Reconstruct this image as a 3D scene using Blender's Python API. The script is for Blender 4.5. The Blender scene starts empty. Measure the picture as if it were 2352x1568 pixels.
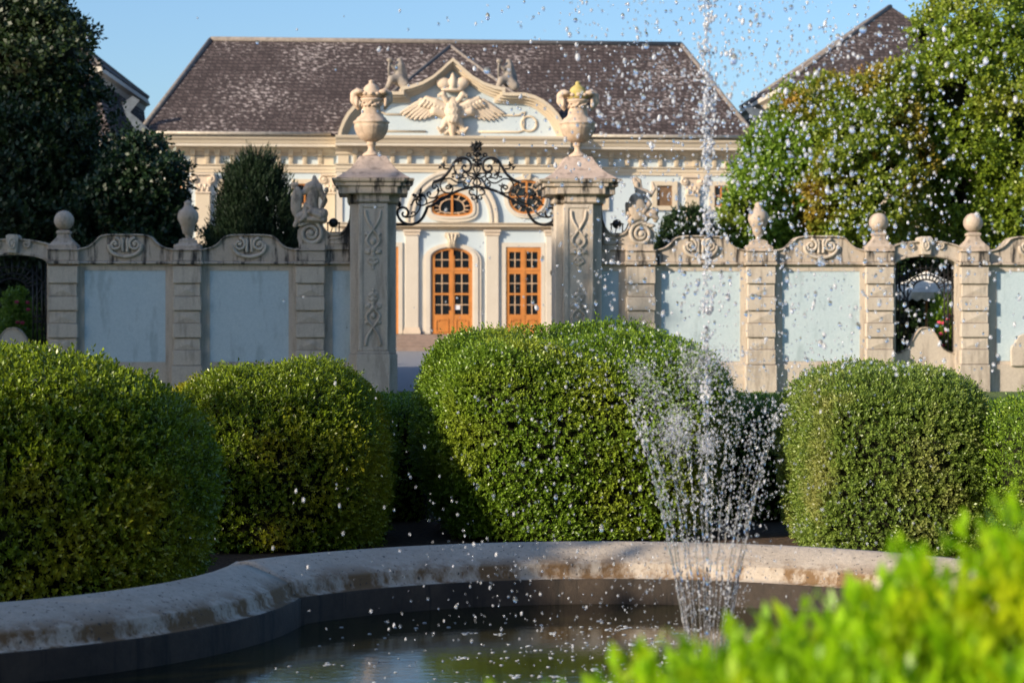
import bpy, bmesh, math, random
import numpy as np
from mathutils import Vector, Matrix
R = math.radians
C = bpy.context.scene.collection
PI = math.pi

# ------------------------------------------------------------------ camera, sky, sun, exposure
FP, UC, VH, CH = 4900.0, 1176.0, 722.0, 1.7      # focal length, centre column, horizon row (2352 px wide frame), eye height
cam = bpy.data.cameras.new('camera'); camo = bpy.data.objects.new('camera', cam); C.objects.link(camo)
camo.location = (0, 0, CH); camo.rotation_euler = (R(90), 0, 0)
cam.sensor_width = 36; cam.lens = FP/2352*36; cam.shift_y = -(784-VH)/2352
cam.clip_start = 0.1; cam.clip_end = 3000
cam.dof.use_dof = True; cam.dof.focus_distance = 15.6; cam.dof.aperture_fstop = 4.0; cam.dof.aperture_blades = 9
bpy.context.scene.camera = camo
LD = Vector((1.38, 1.0, -0.60)).normalized()       # direction the sunlight travels
EL = math.asin(-LD.z)
w = bpy.data.worlds.new('World'); bpy.context.scene.world = w; w.use_nodes = True
nt = w.node_tree; nt.nodes.clear()
sky = nt.nodes.new('ShaderNodeTexSky'); sky.sky_type = 'NISHITA'; sky.sun_disc = False
sky.sun_elevation = EL; sky.sun_rotation = math.atan2(-LD.x, -LD.y)
sky.air_density = 1.0; sky.dust_density = 1.3; sky.ozone_density = 4.6
bg = nt.nodes.new('ShaderNodeBackground'); bg.inputs[1].default_value = 0.14
ow = nt.nodes.new('ShaderNodeOutputWorld')
nt.links.new(sky.outputs[0], bg.inputs[0]); nt.links.new(bg.outputs[0], ow.inputs[0])
sl = bpy.data.lights.new('sun', 'SUN'); sl.energy = 4.6; sl.angle = R(0.5); sl.color = (1.0, 0.85, 0.66)
so = bpy.data.objects.new('sun', sl); C.objects.link(so); so.rotation_euler = LD.to_track_quat('-Z', 'Y').to_euler(); so.location = (-20, -20, 30)
sc = bpy.context.scene
sc.view_settings.view_transform = 'Standard'; sc.view_settings.look = 'None'; sc.view_settings.gamma = 1
sc.view_settings.exposure = 0.5
sc.cycles.max_bounces = 6; sc.cycles.diffuse_bounces = 3; sc.cycles.transmission_bounces = 4; sc.cycles.transparent_max_bounces = 6
sc.cycles.sample_clamp_indirect = 6; sc.cycles.use_denoising = True

# ------------------------------------------------------------------ materials
def mat(name):
    m = bpy.data.materials.new(name); m.use_nodes = True
    n = m.node_tree; b = n.nodes['Principled BSDF']
    return m, n, b
def L(n, a, b): n.links.new(a, b)
def noise(n, scale, detail=4, rough=.6, vec=None, mapscale=None):
    t = n.nodes.new('ShaderNodeTexNoise'); t.inputs['Scale'].default_value = scale
    t.inputs['Detail'].default_value = detail; t.inputs['Roughness'].default_value = rough
    co = n.nodes.new('ShaderNodeTexCoord'); src = co.outputs['Object']
    if mapscale:
        mp = n.nodes.new('ShaderNodeMapping'); mp.inputs['Scale'].default_value = mapscale
        L(n, src, mp.inputs[0]); src = mp.outputs[0]
    L(n, src, t.inputs['Vector']); return t
def ramp(n, src, stops):
    r = n.nodes.new('ShaderNodeValToRGB'); e = r.color_ramp.elements
    while len(e) < len(stops): e.new(0.5)
    for i, (p, c) in enumerate(stops):
        e[i].position = p; e[i].color = (c[0], c[1], c[2], 1) if not isinstance(c, (int, float)) else (c, c, c, 1)
    L(n, src, r.inputs[0]); return r.outputs[0]
def mix(n, f, a, b, mode='MIX'):
    m = n.nodes.new('ShaderNodeMix'); m.data_type = 'RGBA'; m.blend_type = mode
    for s, v in ((0, f), (6, a), (7, b)):
        if hasattr(v, 'is_output'): L(n, v, m.inputs[s])
        elif s == 0: m.inputs[0].default_value = v
        else: m.inputs[s].default_value = (v[0], v[1], v[2], 1)
    return m.outputs[2]
def bump(n, b, src, strength=.3, dist=.02):
    u = n.nodes.new('ShaderNodeBump'); u.inputs['Strength'].default_value = strength; u.inputs['Distance'].default_value = dist
    L(n, src, u.inputs['Height']); L(n, u.outputs[0], b.inputs['Normal'])
def mstone(name, c1, c2, rough=.85, sc1=1.2, stain=None, stain_amt=.5, speck=None, bs=.35, streak=(9, 9, .8), zmask=None, thr=.52):
    m, n, b = mat(name)
    a = noise(n, sc1, 6, .65); col = mix(n, ramp(n, a.outputs[0], [(.3, 0), (.7, 1)]), c1, c2)
    g = noise(n, 28, 3, .7); col = mix(n, .22, col, ramp(n, g.outputs[0], [(.3, .25), (.7, .8)]), 'OVERLAY')
    if stain:
        s = noise(n, 1, 5, .7, mapscale=streak); f = ramp(n, s.outputs[0], [(thr, 0), (thr+.11, stain_amt)])
        if zmask:
            co = n.nodes.new('ShaderNodeTexCoord'); sp = n.nodes.new('ShaderNodeSeparateXYZ'); L(n, co.outputs['Object'], sp.inputs[0])
            mr = n.nodes.new('ShaderNodeMapRange'); L(n, sp.outputs[2], mr.inputs[0])
            mr.inputs[1].default_value, mr.inputs[2].default_value = zmask
            mm = n.nodes.new('ShaderNodeMath'); mm.operation = 'MULTIPLY'; L(n, f, mm.inputs[0]); L(n, mr.outputs[0], mm.inputs[1]); f = mm.outputs[0]
        col = mix(n, f, col, stain)
    if speck:
        s = noise(n, speck[0], 2, .5); col = mix(n, ramp(n, s.outputs[0], [(speck[1], 0), (speck[1]+.04, .85)]), col, speck[2])
    L(n, col, b.inputs['Base Color']); b.inputs['Roughness'].default_value = rough
    bump(n, b, g.outputs[0], bs, .01); return m
def mleaf(name, c1, c2, c3=None, tr=.35, rough=.38, nscale=.6, tw=.5):
    """leaf: c1..c2 by the per-leaf 'tint' attribute, patches of c3 by a large noise; part of the light passes through"""
    m, n, b = mat(name)
    at = n.nodes.new('ShaderNodeAttribute'); at.attribute_name = 'tint'
    col = mix(n, at.outputs['Fac'], c1, c2)
    if c3:
        a = noise(n, nscale, 3, .6); col = mix(n, ramp(n, a.outputs[0], [(.5, 0), (.68, tw)]), col, c3)
    L(n, col, b.inputs['Base Color']); b.inputs['Roughness'].default_value = rough
    b.inputs['Specular IOR Level'].default_value = .5
    t = n.nodes.new('ShaderNodeBsdfTranslucent'); hs = n.nodes.new('ShaderNodeHueSaturation'); hs.inputs['Value'].default_value = 1.5; hs.inputs['Hue'].default_value = .485
    L(n, col, hs.inputs['Color']); L(n, hs.outputs[0], t.inputs[0])
    ms = n.nodes.new('ShaderNodeMixShader'); ms.inputs[0].default_value = tr
    L(n, b.outputs[0], ms.inputs[1]); L(n, t.outputs[0], ms.inputs[2]); L(n, ms.outputs[0], n.nodes['Material Output'].inputs[0])
    return m
def mplain(name, c, rough=.6, metal=0, sc1=6, var=.25, bs=.1, spec=.5):
    m, n, b = mat(name); a = noise(n, sc1, 4, .6)
    col = mix(n, ramp(n, a.outputs[0], [(.3, 0), (.7, 1)]), [x*(1-var) for x in c], [min(1, x*(1+var)) for x in c])
    L(n, col, b.inputs['Base Color']); b.inputs['Roughness'].default_value = rough; b.inputs['Metallic'].default_value = metal
    b.inputs['Specular IOR Level'].default_value = spec
    bump(n, b, a.outputs[0], bs, .01); return m
CR1, CR2 = (.52, .43, .33), (.62, .53, .42)
M = {}
M['stone'] = mstone('wall_stone', (.49, .42, .34), (.58, .50, .41), stain=(.22, .175, .14), stain_amt=.45, sc1=.9, streak=(5, 5, .8), thr=.5)
M['coping'] = mstone('coping_stone', (.43, .36, .285), (.53, .44, .35), stain=(.035, .032, .03), stain_amt=1.0, streak=(4.5, 2, .7), sc1=1.6, thr=.50)
M['finial'] = mstone('finial_stone', (.40, .32, .25), (.56, .45, .35), stain=(.07, .06, .055), stain_amt=.6, streak=(5, 5, 1.6), sc1=3)
M['urn'] = mstone('urn_stone', (.52, .38, .27), (.62, .48, .36), stain=(.2, .15, .11), stain_amt=.4, streak=(6, 6, 2), sc1=3)
M['roofcap'] = mstone('cap_stone', (.42, .32, .26), (.54, .42, .34), stain=(.16, .12, .1), stain_amt=.6, streak=(5, 5, 4), sc1=5, bs=.6)
M['lichen'] = mstone('lichen_stone', (.42, .32, .05), (.5, .42, .2), sc1=9)
M['panel'] = mstone('blue_plaster', (.46, .56, .60), (.51, .60, .63), rough=.9, sc1=.8, stain=(.24, .31, .33), stain_amt=.42, streak=(2.6, 2, .7), bs=.12, thr=.54)
M['palace_blue'] = mstone('palace_blue', (.47, .54, .57), (.53, .59, .60), rough=.9, sc1=.5, bs=.1)
M['palace_cream'] = mstone('palace_cream', (.54, .44, .31), (.61, .51, .38), rough=.85, sc1=.5, bs=.1)
M['palace_white'] = mstone('palace_white', (.55, .48, .38), (.62, .55, .45), rough=.8, sc1=.8, bs=.1)
M['relief'] = mstone('relief_stone', (.56, .44, .32), (.66, .54, .41), rough=.85, sc1=2, bs=.2)
M['greystat'] = mstone('weathered_statue', (.13, .12, .11), (.38, .32, .26), rough=.9, sc1=3, bs=.3)
M['wood'] = mplain('orange_wood', (.54, .205, .045), .4, sc1=2, var=.15)
M['muntin'] = mplain('muntin_wood', (.62, .42, .26), .45)
M['iron'] = mplain('black_iron', (.012, .012, .014), .45, .3)
M['ironb'] = mplain('lamp_black', (.01, .01, .012), .35)
M['bark'] = mplain('bark', (.06, .045, .035), .9, sc1=20, var=.5, bs=.8)
M['twig_shade'] = mplain('inner_twig_shade', (.018, .02, .010), .95, sc1=14, var=.6, bs=1, spec=.1)  # dark colour of the opaque cores: twigs and the shade among them
M['gutter'] = mplain('gutter_metal', (.42, .37, .3), .5, .2)
M['zinc'] = mplain('zinc_sheet', (.13, .15, .17), .6, .3)
M['canvas'] = mplain('white_canvas', (.80, .76, .68), .8)
M['pink'] = mplain('rose_petals', (.62, .06, .12), .6)
M['step'] = mstone('step_stone', (.20, .145, .115), (.30, .215, .17), sc1=3)  # stone darkened all over to stand in for shade on the steps
M['curtain'] = mplain('brown_blind', (.22, .13, .07), .8)
M['paper'] = mplain('paper', (.7, .7, .72), .8)
# glass: dark room behind, mirrors sky and trees
m, n, b = mat('window_glass'); b.inputs['Base Color'].default_value = (.012, .016, .02, 1); b.inputs['Roughness'].default_value = .06
a = noise(n, .8, 2); bump(n, b, a.outputs[0], .12, .05); M['glass'] = m
# roof tiles: rows of small tiles, lichen flecks
m, n, b = mat('roof_tiles')
co = n.nodes.new('ShaderNodeTexCoord'); sp = n.nodes.new('ShaderNodeSeparateXYZ'); L(n, co.outputs['Object'], sp.inputs[0])
cb = n.nodes.new('ShaderNodeCombineXYZ'); ad = n.nodes.new('ShaderNodeMath'); ad.operation = 'MULTIPLY_ADD'; ad.inputs[1].default_value = .35
L(n, sp.outputs[1], ad.inputs[0]); L(n, sp.outputs[0], ad.inputs[2]); L(n, ad.outputs[0], cb.inputs[0]); L(n, sp.outputs[2], cb.inputs[1])
bt = n.nodes.new('ShaderNodeTexBrick'); bt.inputs['Scale'].default_value = 1; bt.inputs['Brick Width'].default_value = .24; bt.inputs['Row Height'].default_value = .17
bt.inputs['Mortar Size'].default_value = .022; bt.inputs['Mortar Smooth'].default_value = .3
bt.inputs['Color1'].default_value = (.050, .034, .031, 1); bt.inputs['Color2'].default_value = (.100, .072, .066, 1); bt.inputs['Mortar'].default_value = (.02, .013, .012, 1)
L(n, cb.outputs[0], bt.inputs['Vector'])
ns = n.nodes.new('ShaderNodeTexNoise'); ns.inputs['Scale'].default_value = 1; ns.inputs['Detail'].default_value = 3; ns.inputs['Roughness'].default_value = .7
mp = n.nodes.new('ShaderNodeMapping'); mp.inputs['Scale'].default_value = (4.5, 11, 1); L(n, cb.outputs[0], mp.inputs[0]); L(n, mp.outputs[0], ns.inputs['Vector'])
big = noise(n, .35, 3); thr = n.nodes.new('ShaderNodeMath'); thr.operation = 'MULTIPLY_ADD'; L(n, big.outputs[0], thr.inputs[0]); thr.inputs[1].default_value = .34; L(n, ns.outputs[0], thr.inputs[2])
col = mix(n, ramp(n, thr.outputs[0], [(.75, 0), (.81, .9)]), bt.outputs[0], (.46, .39, .36))
L(n, col, b.inputs['Base Color']); b.inputs['Roughness'].default_value = .85
inv = n.nodes.new('ShaderNodeMath'); inv.operation = 'SUBTRACT'; inv.inputs[0].default_value = 1; L(n, bt.outputs['Fac'], inv.inputs[1]); bump(n, b, inv.outputs[0], .8, .04)
M['tiles'] = m
M['ridge'] = mstone('ridge_mortar', (.12, .10, .09), (.27, .235, .205), sc1=6)
# basin stone: pale weathered limestone, brown runs, black lichen dots
M['basin'] = mstone('basin_stone', (.39, .33, .265), (.52, .45, .37), sc1=2.6, stain=(.17, .10, .045), stain_amt=1.0, streak=(4.5, 4.5, 2), speck=(48, .655, (.04, .04, .04)), bs=.7, zmask=(.41, .355), thr=.44)
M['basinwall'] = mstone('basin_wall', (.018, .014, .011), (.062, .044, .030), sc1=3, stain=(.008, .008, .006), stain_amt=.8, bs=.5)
# ground
m, n, b = mat('litter_soil'); a = noise(n, 25, 6, .75); a2 = noise(n, 2, 3)
col = mix(n, ramp(n, a.outputs[0], [(.35, 0), (.65, 1)]), (.03, .019, .013), (.15, .085, .05)); L(n, col, b.inputs['Base Color']); b.inputs['Roughness'].default_value = .95; bump(n, b, a.outputs[0], 1, .03); M['soil'] = m
m, n, b = mat('lawn'); a = noise(n, 30, 5, .7); a2 = noise(n, .7, 3)
col = mix(n, ramp(n, a.outputs[0], [(.3, 0), (.7, 1)]), (.05, .10, .015), (.13, .22, .035)); col = mix(n, ramp(n, a2.outputs[0], [(.4, 0), (.7, .4)]), col, (.17, .19, .06))
L(n, col, b.inputs['Base Color']); b.inputs['Roughness'].default_value = .9; bump(n, b, a.outputs[0], 1, .05); M['lawn'] = m
M['gravel'] = mstone('gravel', (.20, .20, .21), (.30, .30, .31), sc1=30, speck=(60, .62, (.10, .10, .11)), bs=1)
# water
m, n, b = mat('basin_water')
a = noise(n, .5, 3, .6); col = mix(n, ramp(n, a.outputs[0], [(.35, 0), (.65, 1)]), (.006, .008, .004), (.035, .032, .008))
L(n, col, b.inputs['Base Color']); b.inputs['Roughness'].default_value = .05; b.inputs['IOR'].default_value = 1.33
a = noise(n, 11, 4, .65, mapscale=(1, 1.6, 1)); bump(n, b, a.outputs[0], .035, .02); M['water'] = m
m, n, b = mat('spray_water'); b.inputs['Base Color'].default_value = (.93, .95, 1, 1); b.inputs['Roughness'].default_value = .12
b.inputs['Transmission Weight'].default_value = .62; b.inputs['IOR'].default_value = 1.33; b.inputs['Specular IOR Level'].default_value = .9
at = n.nodes.new('ShaderNodeAttribute'); at.attribute_name = 'tint'; L(n, ramp(n, at.outputs['Fac'], [(0, .97), (1, .5)]), b.inputs['Transmission Weight']); M['drop'] = m
M['foam'] = mplain('foam', (.42, .45, .48), .3, var=.3)
# foliage
M['box'] = mleaf('box_leaves', (.02, .075, .005), (.25, .39, .03), (.40, .42, .04), tr=.24, nscale=1.3, tw=.5)
M['box_yellow'] = mleaf('box_leaves_yellowed', (.014, .05, .004), (.27, .37, .018), (.56, .48, .03), tr=.24, nscale=1.1, tw=.75)
M['box_near'] = mleaf('box_leaves_young', (.05, .20, .004), (.40, .66, .012), (.58, .62, .015), tr=.5, nscale=5, tw=.8, rough=.4)
M['box_dry'] = mleaf('box_leaves_dry', (.045, .11, .016), (.29, .39, .07), (.42, .37, .14), tr=.3, nscale=2.2, tw=.5)
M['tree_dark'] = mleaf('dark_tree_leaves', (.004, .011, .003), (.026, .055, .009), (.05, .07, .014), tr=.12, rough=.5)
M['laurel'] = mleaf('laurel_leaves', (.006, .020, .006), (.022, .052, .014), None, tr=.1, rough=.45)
M['tree_lit'] = mleaf('tree_leaves', (.05, .13, .016), (.25, .38, .04), (.36, .34, .05), tr=.35, nscale=.5)
M['tree_autumn'] = mleaf('autumn_leaves', (.06, .14, .016), (.28, .34, .035), (.50, .19, .035), tr=.35, nscale=.45, tw=.75)
M['tree_yellow'] = mleaf('yellowish_leaves', (.05, .11, .012), (.27, .36, .03), (.44, .42, .05), tr=.35, nscale=.5)
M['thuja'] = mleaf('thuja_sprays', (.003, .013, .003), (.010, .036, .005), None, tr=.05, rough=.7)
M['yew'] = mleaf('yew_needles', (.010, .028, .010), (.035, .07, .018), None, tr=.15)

# ------------------------------------------------------------------ object helpers
def tag(o, label=None, cat=None, group=None, kind=None):
    for k, v in (('label', label), ('category', cat), ('group', group), ('kind', kind)):
        if v: o[k] = v
    return o
class Frame:
    """a plane facing the camera, turned by th about the vertical; local x along it, y into it, z up"""
    def __init__(s, Y0, th, uref=1176):
        s.Y0, s.th, s.uref = Y0, th, uref; s.c, s.s = math.cos(th), math.sin(th)
    def t(s, u, d): return (s.Y0*s.c - d)/(s.c - s.s*(u-UC)/FP)
    def x(s, u, d=0):
        t = s.t(u, d); X, Y = (u-UC)/FP*t, t; return X*s.c + (Y-s.Y0)*s.s
    def z(s, v, d=0, u=None): return CH + (VH-v)/FP*s.t(s.uref if u is None else u, d)
    def p(s, u, v, d=0): return (s.x(u, d), -d, s.z(v, d))
    def world(s, p): return Vector((p[0]*s.c - p[1]*s.s, s.Y0 + p[0]*s.s + p[1]*s.c, p[2]))
WF = Frame(46.8, R(3.5)); PF = Frame(90.7, R(5), 1035)
def thing(name, label, cat, F, org, group=None):
    o = bpy.data.objects.new(name, None); C.objects.link(o); o.empty_display_size = .2
    o.location = F.world(org) if F else org; o.rotation_euler.z = F.th if F else 0
    o['_o'] = [float(a) for a in org] if F else [0., 0., 0.]
    return tag(o, label, cat, group)
class MB:
    def __init__(s): s.v = []; s.f = []; s.sm = []
    def add(s, vs, fs, sm=False):
        k = len(s.v); s.v += [tuple(a) for a in vs]; s.f += [tuple(i+k for i in f) for f in fs]; s.sm += [sm]*len(fs); return s
    def box(s, x0, x1, y0, y1, z0, z1, tp=0):
        x0, x1 = min(x0, x1), max(x0, x1); y0, y1 = min(y0, y1), max(y0, y1); z0, z1 = min(z0, z1), max(z0, z1)
        vs = [(x0, y0, z0), (x1, y0, z0), (x1, y1, z0), (x0, y1, z0), (x0+tp, y0+tp, z1), (x1-tp, y0+tp, z1), (x1-tp, y1, z1), (x0+tp, y1, z1)]
        return s.add(vs, [(3, 2, 1, 0), (4, 5, 6, 7), (0, 1, 5, 4), (1, 2, 6, 5), (2, 3, 7, 6), (3, 0, 4, 7)])
    def prism(s, poly, y0, y1):
        """poly in x,z; extruded along y"""
        n = len(poly); vs = [(x, y0, z) for x, z in poly]+[(x, y1, z) for x, z in poly]
        return s.add(vs, [tuple(range(n)), tuple(range(2*n-1, n-1, -1))]+[(i, i+n, (i+1) % n+n, (i+1) % n) for i in range(n)])
    def profile(s, prof, x0, x1):
        """prof in y,z; extruded along x"""
        n = len(prof); vs = [(x0, y, z) for y, z in prof]+[(x1, y, z) for y, z in prof]
        return s.add(vs, [tuple(range(n)), tuple(range(2*n-1, n-1, -1))]+[(i, i+n, (i+1) % n+n, (i+1) % n) for i in range(n)])
    def band(s, a, b, y0, y1, closed=False):
        """solid strip between polylines a and b (x,z lists of equal length)"""
        n = len(a); vs = [(x, y0, z) for x, z in a]+[(x, y0, z) for x, z in b]+[(x, y1, z) for x, z in a]+[(x, y1, z) for x, z in b]; fs = []
        for i in range(n if closed else n-1):
            j = (i+1) % n
            fs += [(i, j, n+j, n+i), (2*n+i, 3*n+i, 3*n+j, 2*n+j), (i, 2*n+i, 2*n+j, j), (n+i, n+j, 3*n+j, 3*n+i)]
        if not closed: fs += [(0, n, 3*n, 2*n), (n-1, 3*n-1, 4*n-1, 2*n-1)]
        return s.add(vs, fs)
    def lathe(s, prof, cx, cy, seg=24, sm=True, flute=None):
        """prof list of (r,z)"""
        n = len(prof); vs = []
        for k in range(seg):
            a = 2*PI*k/seg
            for i, (r, z) in enumerate(prof):
                if flute and flute[0] <= z <= flute[1] and k % 2: r *= .9
                vs.append((cx+r*math.cos(a), cy+r*math.sin(a), z))
        fs = [(k*n+i, ((k+1) % seg)*n+i, ((k+1) % seg)*n+i+1, k*n+i+1) for k in range(seg) for i in range(n-1)]
        s.add(vs, fs, sm)
        k0 = len(s.v)-len(vs); s.f += [tuple(k0+k*n for k in range(seg))[::-1], tuple(k0+k*n+n-1 for k in range(seg))]; s.sm += [False]*2
        return s
    def square(s, prof, cx, cy):
        """square-plan lathe: prof of (half width x, half depth y, z)"""
        n = len(prof); vs = []
        for sx, sy in ((-1, -1), (1, -1), (1, 1), (-1, 1)):
            vs += [(cx+sx*a, cy+sy*b_, z) for a, b_, z in prof]
        fs = [(k*n+i, ((k+1) % 4)*n+i, ((k+1) % 4)*n+i+1, k*n+i+1) for k in range(4) for i in range(n-1)]+[(0, 3*n, 2*n, n), (n-1, 2*n-1, 3*n-1, 4*n-1)]
        return s.add(vs, fs)
    def tube(s, pts, r, seg=6, r1=None, flat=1.0):
        """tube along pts; radius r (to r1); frames kept close to the y axis"""
        P = [Vector(p) for p in pts]; n = len(P); vs = []; fs = []
        for i, p in enumerate(P):
            t = (P[min(i+1, n-1)]-P[max(i-1, 0)])
            t = t.normalized() if t.length > 1e-9 else Vector((0, 0, 1))
            a = t.cross(Vector((0, 1, 0))); a = a.normalized() if a.length > .05 else Vector((1, 0, 0)); b_ = t.cross(a).normalized()
            rr = r if r1 is None else r+(r1-r)*i/(n-1)
            for k in range(seg):
                an = 2*PI*k/seg; vs.append(p+a*(rr*math.cos(an))+b_*(rr*flat*math.sin(an)))
        for i in range(n-1):
            for k in range(seg): fs.append((i*seg+k, i*seg+(k+1) % seg, (i+1)*seg+(k+1) % seg, (i+1)*seg+k))
        fs += [tuple(range(seg))[::-1], tuple((n-1)*seg+k for k in range(seg))]
        return s.add(vs, fs, True)
    def ball(s, c, r, seg=20, rings=12, sq=(1, 1, 1)):
        vs = []; fs = []
        for i in range(rings+1):
            a = PI*i/rings
            for k in range(seg):
                b_ = 2*PI*k/seg; vs.append((c[0]+r*sq[0]*math.sin(a)*math.cos(b_), c[1]+r*sq[1]*math.sin(a)*math.sin(b_), c[2]+r*sq[2]*math.cos(a)))
        for i in range(rings):
            for k in range(seg): fs.append((i*seg+k, (i+1)*seg+k, (i+1)*seg+(k+1) % seg, i*seg+(k+1) % seg))
        return s.add(vs, fs, True)
    def build(s, name, m, parent=None, F=None, bevel=0, label=None):
        org = Vector((0, 0, 0))
        if parent is not None:
            q = parent
            while q.parent is not None: q = q.parent
            org = Vector(q['_o'])
        me = bpy.data.meshes.new(name); me.from_pydata([tuple(Vector(v)-org) for v in s.v], [], s.f)
        me.polygons.foreach_set('use_smooth', s.sm)
        bm = bmesh.new(); bm.from_mesh(me); bmesh.ops.remove_doubles(bm, verts=bm.verts, dist=1e-5); bmesh.ops.recalc_face_normals(bm, faces=bm.faces)
        if bevel:
            es = [e for e in bm.edges if len(e.link_faces) == 2 and e.calc_face_angle(0) > .6 and not e.link_faces[0].smooth]
            try: bmesh.ops.bevel(bm, geom=es, offset=bevel, segments=1, affect='EDGES', clamp_overlap=True)
            except Exception: pass
        bm.to_mesh(me); bm.free(); me.materials.append(M[m] if isinstance(m, str) else m)
        o = bpy.data.objects.new(name, me); C.objects.link(o)
        if parent is not None: o.parent = parent
        elif F: o.location = F.world((0, 0, 0)); o.rotation_euler.z = F.th
        if label: o['label'] = label
        return o
def pb(mb, F, u0, u1, v0, v1, d0, d1, tp=0):
    return mb.box(F.x(u0, d1), F.x(u1, d1), -d1, -d0, F.z(v1, d1), F.z(v0, d1), tp)
def poly(F, pts, d): return [(F.x(u, d), F.z(v, d)) for u, v in pts]
def smooth(pts, n=4):
    """Catmull-Rom through points"""
    P = [np.array(p, float) for p in pts]; out = []
    for i in range(len(P)-1):
        a, b_, c, d = P[max(i-1, 0)], P[i], P[i+1], P[min(i+2, len(P)-1)]
        for k in range(n):
            t = k/n; out.append(tuple(.5*((2*b_)+(-a+c)*t+(2*a-5*b_+4*c-d)*t*t+(-a+3*b_-3*c+d)*t**3)))
    out.append(tuple(P[-1])); return out
def spiral(cu, cv, r0, turns, a0, sgn=1, n=26, r1=2):
    """spiral from radius r0 inward, in pixels"""
    return [(cu+(r0+(r1-r0)*i/n)*math.cos(a0+sgn*2*PI*turns*i/n), cv+(r0+(r1-r0)*i/n)*math.sin(a0+sgn*2*PI*turns*i/n)) for i in range(n+1)]
def ptube(mb, F, pts, d, r, seg=6, r1=None, flat=1.0):
    return mb.tube([F.p(u, v, d) for u, v in pts], r, seg, r1, flat)
def blob(name, parts, m, parent, voxel=.02, smoothit=2):
    """one continuous surface grown from capsules (p0,r0,p1,r1) and ellipsoids (c,(rx,ry,rz),rotation about y)"""
    mb = MB()
    for q in parts:
        if len(q) == 4:
            a, ra, b_, rb = Vector(q[0]), q[1], Vector(q[2]), q[3]; n = max(2, int((b_-a).length/(min(ra, rb)*.6))+1)
            for i in range(n+1): mb.ball(a.lerp(b_, i/n), ra+(rb-ra)*i/n, 10, 6)
        else:
            c, rr, an = q; k = len(mb.v); mb.ball((0, 0, 0), 1, 14, 8, rr); ca, sa = math.cos(an), math.sin(an)
            for i in range(k, len(mb.v)): x, y, z = mb.v[i]; mb.v[i] = (c[0]+x*ca+z*sa, c[1]+y, c[2]-x*sa+z*ca)
    q = parent
    while q is not None and q.parent is not None: q = q.parent
    org = Vector(q['_o']) if q is not None else Vector((0, 0, 0))
    me = bpy.data.meshes.new(name); me.from_pydata([tuple(Vector(v)-org) for v in mb.v], [], mb.f)
    o = bpy.data.objects.new(name, me); C.objects.link(o)
    md = o.modifiers.new('r', 'REMESH'); md.mode = 'VOXEL'; md.voxel_size = voxel; md.use_smooth_shade = True
    ms = o.modifiers.new('s', 'SMOOTH'); ms.factor = .5; ms.iterations = smoothit
    dg = bpy.context.evaluated_depsgraph_get(); me2 = bpy.data.meshes.new_from_object(o.evaluated_get(dg)); o.modifiers.clear(); o.data = me2
    me2.materials.clear(); me2.materials.append(M[m]); me2.polygons.foreach_set('use_smooth', [True]*len(me2.polygons))
    if parent is not None: o.parent = parent
    return o

# ------------------------------------------------------------------ foliage
def quads(name, V, T, m, parent=None, loc=None):
    """V (N,4,3) array of leaf corners, T (N,) tint"""
    N = len(V); me = bpy.data.meshes.new(name); me.vertices.add(4*N); me.loops.add(4*N); me.polygons.add(N)
    me.vertices.foreach_set('co', V.reshape(-1).astype(np.float32)); me.loops.foreach_set('vertex_index', np.arange(4*N, dtype=np.int32))
    me.polygons.foreach_set('loop_start', np.arange(0, 4*N, 4, dtype=np.int32)); me.polygons.foreach_set('loop_total', np.full(N, 4, dtype=np.int32))
    at = me.attributes.new('tint', 'FLOAT', 'POINT'); at.data.foreach_set('value', np.repeat(T, 4).astype(np.float32))
    me.update(calc_edges=True); me.materials.append(M[m] if isinstance(m, str) else m)
    o = bpy.data.objects.new(name, me); C.objects.link(o)
    if parent is not None: o.parent = parent
    if loc is not None: o.location = loc
    return o
def unit(a): return a/np.maximum(np.linalg.norm(a, axis=-1, keepdims=True), 1e-9)
def shoots(P, Nn, rng, nl, slen, ll, lw, up=.4, jit=.5, spread=.9):
    """shoots at P along Nn with nl leaves each -> quads and tints"""
    n = len(P); D = unit(Nn+np.array([0, 0, up])+rng.normal(0, jit, (n, 3)))
    sl_ = slen*rng.uniform(.5, 1.3, n); A = unit(np.cross(D, rng.normal(0, 1, (n, 3)))); B = np.cross(D, A); base = rng.uniform(0, 1, n)
    Vs = []; Ts = []
    for j in range(nl):
        f = (j+.5)/nl; an = j*2.4+rng.uniform(-.4, .4, n); o = P+D*(sl_*f)[:, None]
        rad = A*np.cos(an)[:, None]+B*np.sin(an)[:, None]; k = spread*(1-.45*f)
        ld = unit(D*(1-.35*k)+rad*k+rng.normal(0, .15, (n, 3))); wd = unit(np.cross(ld, D)+1e-3); s_ = rng.uniform(.7, 1.25, n)[:, None]
        nrm = np.cross(ld, wd); tip = o+ld*ll*s_; mid = o+ld*ll*.5*s_+nrm*ll*.06
        Vs.append(np.stack([o, mid+wd*lw*.5*s_, tip, mid-wd*lw*.5*s_], 1)); Ts.append(np.clip(.25+.5*base*.7+.35*f*rng.uniform(.3, 1.3, n)+rng.normal(0, .1, n), 0, 1))
    return np.concatenate(Vs), np.concatenate(Ts)
def lump(P, seed, sc_, amp):
    r = np.random.default_rng(seed); out = np.zeros(len(P))
    for k in range(5):
        q = r.normal(0, 1, 3)*sc_*(1+.5*k); out += np.sin(P@q+r.uniform(0, 6))/(1+.5*k)
    return out*amp
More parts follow.
